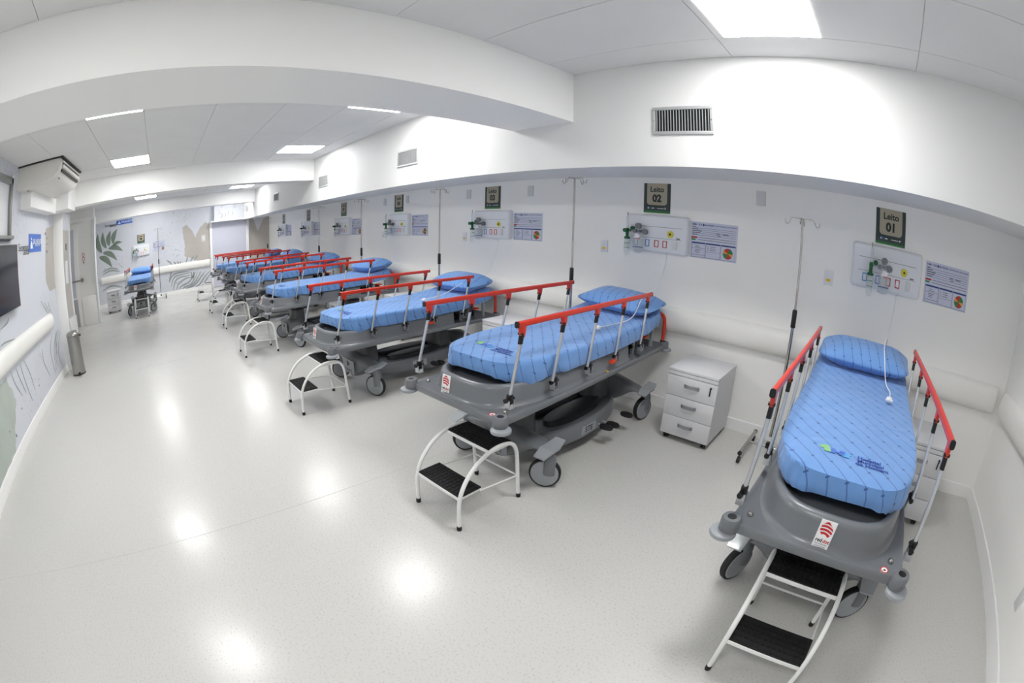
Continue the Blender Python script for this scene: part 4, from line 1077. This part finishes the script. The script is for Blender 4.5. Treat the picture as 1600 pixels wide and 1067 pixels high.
# ------------------------------------------------------------------ call cords lying on the beds
def smooth_path(P, n=8):
    P = [Vector(p) for p in P]; Q = [P[0]] + P + [P[-1]]; out = []
    for i in range(1, len(Q)-2):
        for k in range(n):
            t = k/n; a, b, c, d = Q[i-1], Q[i], Q[i+1], Q[i+2]
            out.append(0.5*((2*b)+(c-a)*t+(2*a-5*b+4*c-d)*t*t+(-a+3*b-3*c+d)*t**3))
    out.append(P[-1]); return out
for k, pts in {1: [(0.31, 'w'), (0.165, 0.93, 1.02), (0.15, 0.80, 1.088), (0.125, 0.62, 1.065), (0.15, 0.48, 0.955), (0.17, 0.36, 0.895), (0.20, 0.25, 0.880), (0.19, 0.12, 0.875)],
               2: [(0.25, 'w'), (0.22, 0.95, 1.06), (0.26, 0.80, 1.062), (0.29, 0.60, 1.03), (0.30, 0.48, 0.935), (0.30, 0.35, 0.90), (0.25, 0.20, 0.882), (0.22, 0.08, 0.877)],
               3: [(0.2, 'w'), (0.2, 0.95, 1.04), (0.22, 0.75, 1.055), (0.22, 0.52, 0.97), (0.2, 0.35, 0.90), (0.18, 0.2, 0.88), (0.2, 0.1, 0.877)]}.items():
    M4, dz = bedpos[k]
    P = []
    for q in pts:
        if q[1] == 'w': continue
        P.append(M4 @ Vector((q[0], q[1], q[2]+dz)))
    gx = GX[k] + 0.10
    P = [Vector((gx, -0.03, 1.44)), Vector((gx, -0.03, 1.30)), Vector(((gx+P[0].x)/2, -0.07, 1.12))] + P
    c = B().use('white').tube(smooth_path(P), 0.0032, 6).build('call_cord')
    tag(c, 'white call cord lying over pillow on the stretcher ' + ORD[k], 'cord', 'call cords')
    e = P[-1]; kb = B().use('white')
    kb.lathe([(0.010, -0.012), (0.020, -0.010), (0.022, 0.0), (0.018, 0.010), (0.008, 0.014)], tuple(e), 16); kb.box((e.x, e.y-0.018, e.z), (0.05, 0.012, 0.012), 0.004)
    kb.build('call_button', c)

# ------------------------------------------------------------------ step stools
def make_stool():
    r = empty('step_stool')
    W2 = 0.18
    for sx in (-1, 1):
        x = sx*W2
        P = [(x, -0.235, 0.012), (x, -0.232, 0.10), (x, -0.222, 0.20), (x, -0.185, 0.28), (x, -0.125, 0.345), (x, -0.06, 0.385), (x, 0.02, 0.410), (x, 0.10, 0.412), (x, 0.165, 0.392), (x, 0.20, 0.345), (x, 0.213, 0.27), (x, 0.225, 0.12), (x, 0.235, 0.012)]
        B().use('white').tube(smooth_path(P, 5), 0.0115, 10).build('side_frame', r)
        for y in (-0.235, 0.235):
            B().use('rubber').lathe([(0.0135, 0.0), (0.0145, 0.004), (0.0135, 0.026), (0.012, 0.028)], (x, y, 0), 12).build('rubber_foot', r)
    for (y0, y1, z) in ((-0.222, -0.065, 0.205), (0.005, 0.165, 0.402)):
        f = B().use('white'); t = 0.02
        f.b2((-W2+0.008, y0-0.004, z-0.018), (W2-0.008, y0+0.008, z+0.002), 0.003); f.b2((-W2+0.008, y1-0.008, z-0.018), (W2-0.008, y1+0.004, z+0.002), 0.003)
        f.b2((-W2+0.006, y0, z-0.018), (-W2+0.02, y1, z+0.002), 0.003); f.b2((W2-0.02, y0, z-0.018), (W2-0.006, y1, z+0.002), 0.003)
        st = f.build('step_frame', r)
        tr = B().use('tread'); tr.b2((-W2+0.004, y0, z-0.002), (W2-0.004, y1, z+0.008), 0.002); to = tr.build('tread', r, smooth=None); tr = B().use('tread')
        for i in range(13):
            x = -W2+0.02 + i*(2*W2-0.04)/12
            for j in range(5): tr.b2((x-0.009, y0+0.008+j*(y1-y0-0.016)/5, z+0.007), (x+0.007, y0+0.008+(j+0.8)*(y1-y0-0.016)/5, z+0.0112))
        rb = tr.build('tread_ribs', to, smooth=None); rb['kind'] = 'stuff'
    b = B().use('white')
    b.tube([(-W2, 0.222, 0.16), (W2, 0.222, 0.16)], 0.0055, 8); b.build('brace', r)
    for sx in (-1, 1): B().use('white').tube([(sx*W2, 0.222, 0.16), (sx*(W2-0.005), -0.07, 0.19)], 0.0045, 8).build('brace', r)
    return r
st0 = make_stool()
ST = {1: (-1.485, -2.105, -0.02), 2: (-3.328, -2.135, 0.04), 3: (-5.31, -2.265, 0.03), 4: (-7.47, -2.345, 0.03), 5: (-9.49, -2.31, 0.02), 6: (-11.36, -2.37, 0.04), 7: (-13.50, -2.50, 0.03)}
for k in range(1, 9):
    o = st0 if k == 1 else copy_tree(st0)
    if k < 8: x, y, rz = ST[k]; o.location = (x, y, 0); o.rotation_euler = (0, 0, rz); w_ = 'before the stretcher'
    else: o.location = (-12.62-0.02, -4.32, 0); o.rotation_euler = (0, 0, PI/2); w_ = 'before the stretcher'
    tag(o, 'white two-step stool with black treads ' + w_ + ' ' + ORD[k], 'step stool', 'two-step stools')

# ------------------------------------------------------------------ bedside cabinets
def make_cabinet():
    r = empty('bedside_cabinet')
    W2, Dp = 0.205, 0.475
    b = B().use('cab'); b.b2((-W2, -Dp/2+0.018, 0.05), (W2, Dp/2, 0.562)); b.build('body', r, smooth=None)
    B().use('cab').b2((-W2-0.002, -Dp/2-0.002, 0.562), (W2+0.002, Dp/2+0.002, 0.582), 0.0025).build('top', r)
    B().use('cabgap').b2((-W2+0.006, -Dp/2+0.012, 0.055), (W2-0.006, -Dp/2+0.019, 0.56)).build('shadow_gap', r, smooth=None)
    B().use('cab').b2((-W2, -Dp/2, 0.532), (W2, -Dp/2+0.018, 0.559), 0.0015).build('front_rail', r)
    zs = [(0.052, 0.208), (0.212, 0.368), (0.372, 0.528)]
    for i, (z0, z1) in enumerate(zs):
        d = B().use('cab').b2((-W2, -Dp/2, z0), (W2, -Dp/2+0.016, z1), 0.0015).build('drawer', r)
        h = B().use('handle'); zc = (z0+z1)/2+0.018
        pts = [(-0.062, -Dp/2-0.001, zc)] + [(-0.062+0.124*t, -Dp/2-0.006-0.018*math.sin(PI*t)**0.6, zc) for t in [i_/10 for i_ in range(11)]] + [(0.062, -Dp/2-0.001, zc)]
        hp = []
        rings = [[(x, y, z_) for (y, z_) in ((yy, zc-0.012), (yy+0.004, zc-0.014), (yy+0.006, zc+0.012), (yy, zc+0.014))] for (x, yy, _) in pts]
        h.loft(rings); h.build('drawer_handle', d, smooth=60)
        if i == 2:
            q = B().use('steel'); q.cyl((0.155, -Dp/2-0.006, z1-0.03), (0.155, -Dp/2, z1-0.03), 0.009, n=14); q.build('lock', d)
            q = B().use('black'); q.box((0.155, -Dp/2-0.014, z1-0.03), (0.006, 0.018, 0.02), 0.001); q.box((0.153, -Dp/2-0.008, z1-0.065), (0.010, 0.004, 0.05), 0.001); q.build('key', d)
    for x in (-0.165, 0.165):
        for y in (-0.19, 0.19):
            c = B().use('rubber'); c.cyl((x-0.018, y, 0.024), (x-0.006, y, 0.024), 0.024, n=16); c.cyl((x+0.006, y, 0.024), (x+0.018, y, 0.024), 0.024, n=16); c.b2((x-0.008, y-0.012, 0.02), (x+0.008, y+0.012, 0.052)); c.build('caster', r)
    return r
cb0 = make_cabinet()
CB = {1: (-0.845, -0.45, -0.04), 2: (-2.713, -0.315, 0.01), 3: (-4.77, -0.33, 0.03), 4: (-6.82, -0.33, 0), 5: (-8.98, -0.33, 0), 6: (-11.15, -0.33, 0), 7: (-13.10, -0.33, 0)}
for k in range(1, 9):
    o = cb0 if k == 1 else copy_tree(cb0)
    if k < 8: x, y, rz = CB[k]; o.location = (x, y, 0); o.rotation_euler = (0, 0, rz); w_ = ['', 'between the right wall and the first stretcher', 'standing between first and second stretchers', 'standing between second and third stretchers', 'standing between third and fourth stretchers', 'standing between fourth and fifth stretchers', 'standing between fifth and sixth stretchers', 'standing between the last two stretchers'][k]
    else: o.location = (-14.52, -5.34, 0); o.rotation_euler = (0, 0, PI/2); w_ = 'left of the lone stretcher by the far wall'
    tag(o, 'pale grey three-drawer cabinet ' + w_, 'cabinet', 'bedside cabinets')

# ------------------------------------------------------------------ drip stands
def make_iv(top=1.95):
    r = empty('drip_stand')
    b = B().use('chrome'); b.tube([(0, 0, 0.09), (0, 0, 0.95)], 0.0125, 12); b.build('lower_tube', r)
    b = B().use('chrome'); b.tube([(0, 0, 0.9), (0, 0, top)], 0.0085, 10); b.build('pole', r)
    b = B().use('black'); b.lathe([(0.014, 0.90), (0.019, 0.905), (0.019, 1.02), (0.014, 1.03)], (0, 0, 0), 14); b.build('grip', r)
    for a in (0, PI/2):
        for s in (1, -1):
            dx, dy = math.cos(a)*s, math.sin(a)*s
            P = smooth_path([(0, 0, top-0.005), (dx*0.05, dy*0.05, top-0.003), (dx*0.085, dy*0.085, top-0.006), (dx*0.10, dy*0.10, top-0.035), (dx*0.115, dy*0.115, top-0.05), (dx*0.13, dy*0.13, top-0.035), (dx*0.132, dy*0.132, top-0.015)], 4)
            B().use('chrome').tube(P, 0.0032, 6).build('hook', r)
    for sx in (1, -1):
        b = B().use('steel'); b.tube([(sx*0.17, -0.23, 0.085), (sx*0.17, 0.23, 0.085)], 0.016, 12); ft = b.build('runner', r)
        for y in (-0.235, 0.235):
            c = B().use('black'); c.cyl((sx*0.17, y, 0.085), (sx*0.17, y*0.965, 0.085), 0.018, n=12); c.cyl((sx*0.17-0.012, y*0.93, 0.025), (sx*0.17+0.012, y*0.93, 0.025), 0.025, n=16); c.b2((sx*0.17-0.006, y*0.93-0.008, 0.03), (sx*0.17+0.006, y*0.93+0.008, 0.075)); c.build('caster', ft)
    b = B().use('chrome'); b.tube([(-0.17, 0, 0.09), (0.17, 0, 0.09)], 0.010, 10); b.build('cross_bar', r)
    b = B().use('black'); b.lathe([(0.022, 0.085), (0.022, 0.12), (0.015, 0.13)], (0, 0, 0), 12); b.build('socket', r)
    return r
iv0 = make_iv()
IV = {1: (-2.055, -0.33, 1.775), 2: (-4.04, -0.35, 1.985), 3: (-6.02, -0.35, 1.965), 4: (-8.175, -0.35, 1.967), 5: (-10.18, -0.35, 1.972), 7: (-14.75, -0.35, 1.95)}
for k, (x, y, t) in IV.items():
    o = iv0 if k == 1 else copy_tree(iv0)
    o.location = (x, y, 0)
    for ch in o.children:
        n = ch.name.split('.')[0]
        if n == 'hook': ch.location.z = t-1.95
        if n == 'pole': ch.location.z = t-1.95
        if n == 'cross_bar' and k > 1: ch.scale.x = 0.6
        if n == 'runner' and k > 1: ch.location.x = -0.065 if ch.data.vertices[0].co.x > 0 else 0.065
        if n == 'grip' and k == 1: ch.location.z = 0.11
        if n == 'lower_tube' and k == 1: ch.location.z = 0.09
        if n == 'grip' and k > 1: ch.location.z = 0.15
        if n == 'lower_tube' and k > 1: ch.scale.z = 1.16; ch.location.z = -0.014
    tag(o, 'chrome drip stand with black grip left of the stretcher ' + ORD[k], 'drip stand', 'chrome drip stands')
o = copy_tree(iv0); o.location = (-15.45, -3.84, 0); o.rotation_euler = (0, 0, PI/2)
for ch in o.children:
    if ch.name.split('.')[0] in ('hook', 'pole'): ch.location.z = 0.08
tag(o, 'chrome drip stand right of the lone stretcher by the far mural wall', 'drip stand', 'chrome drip stands')
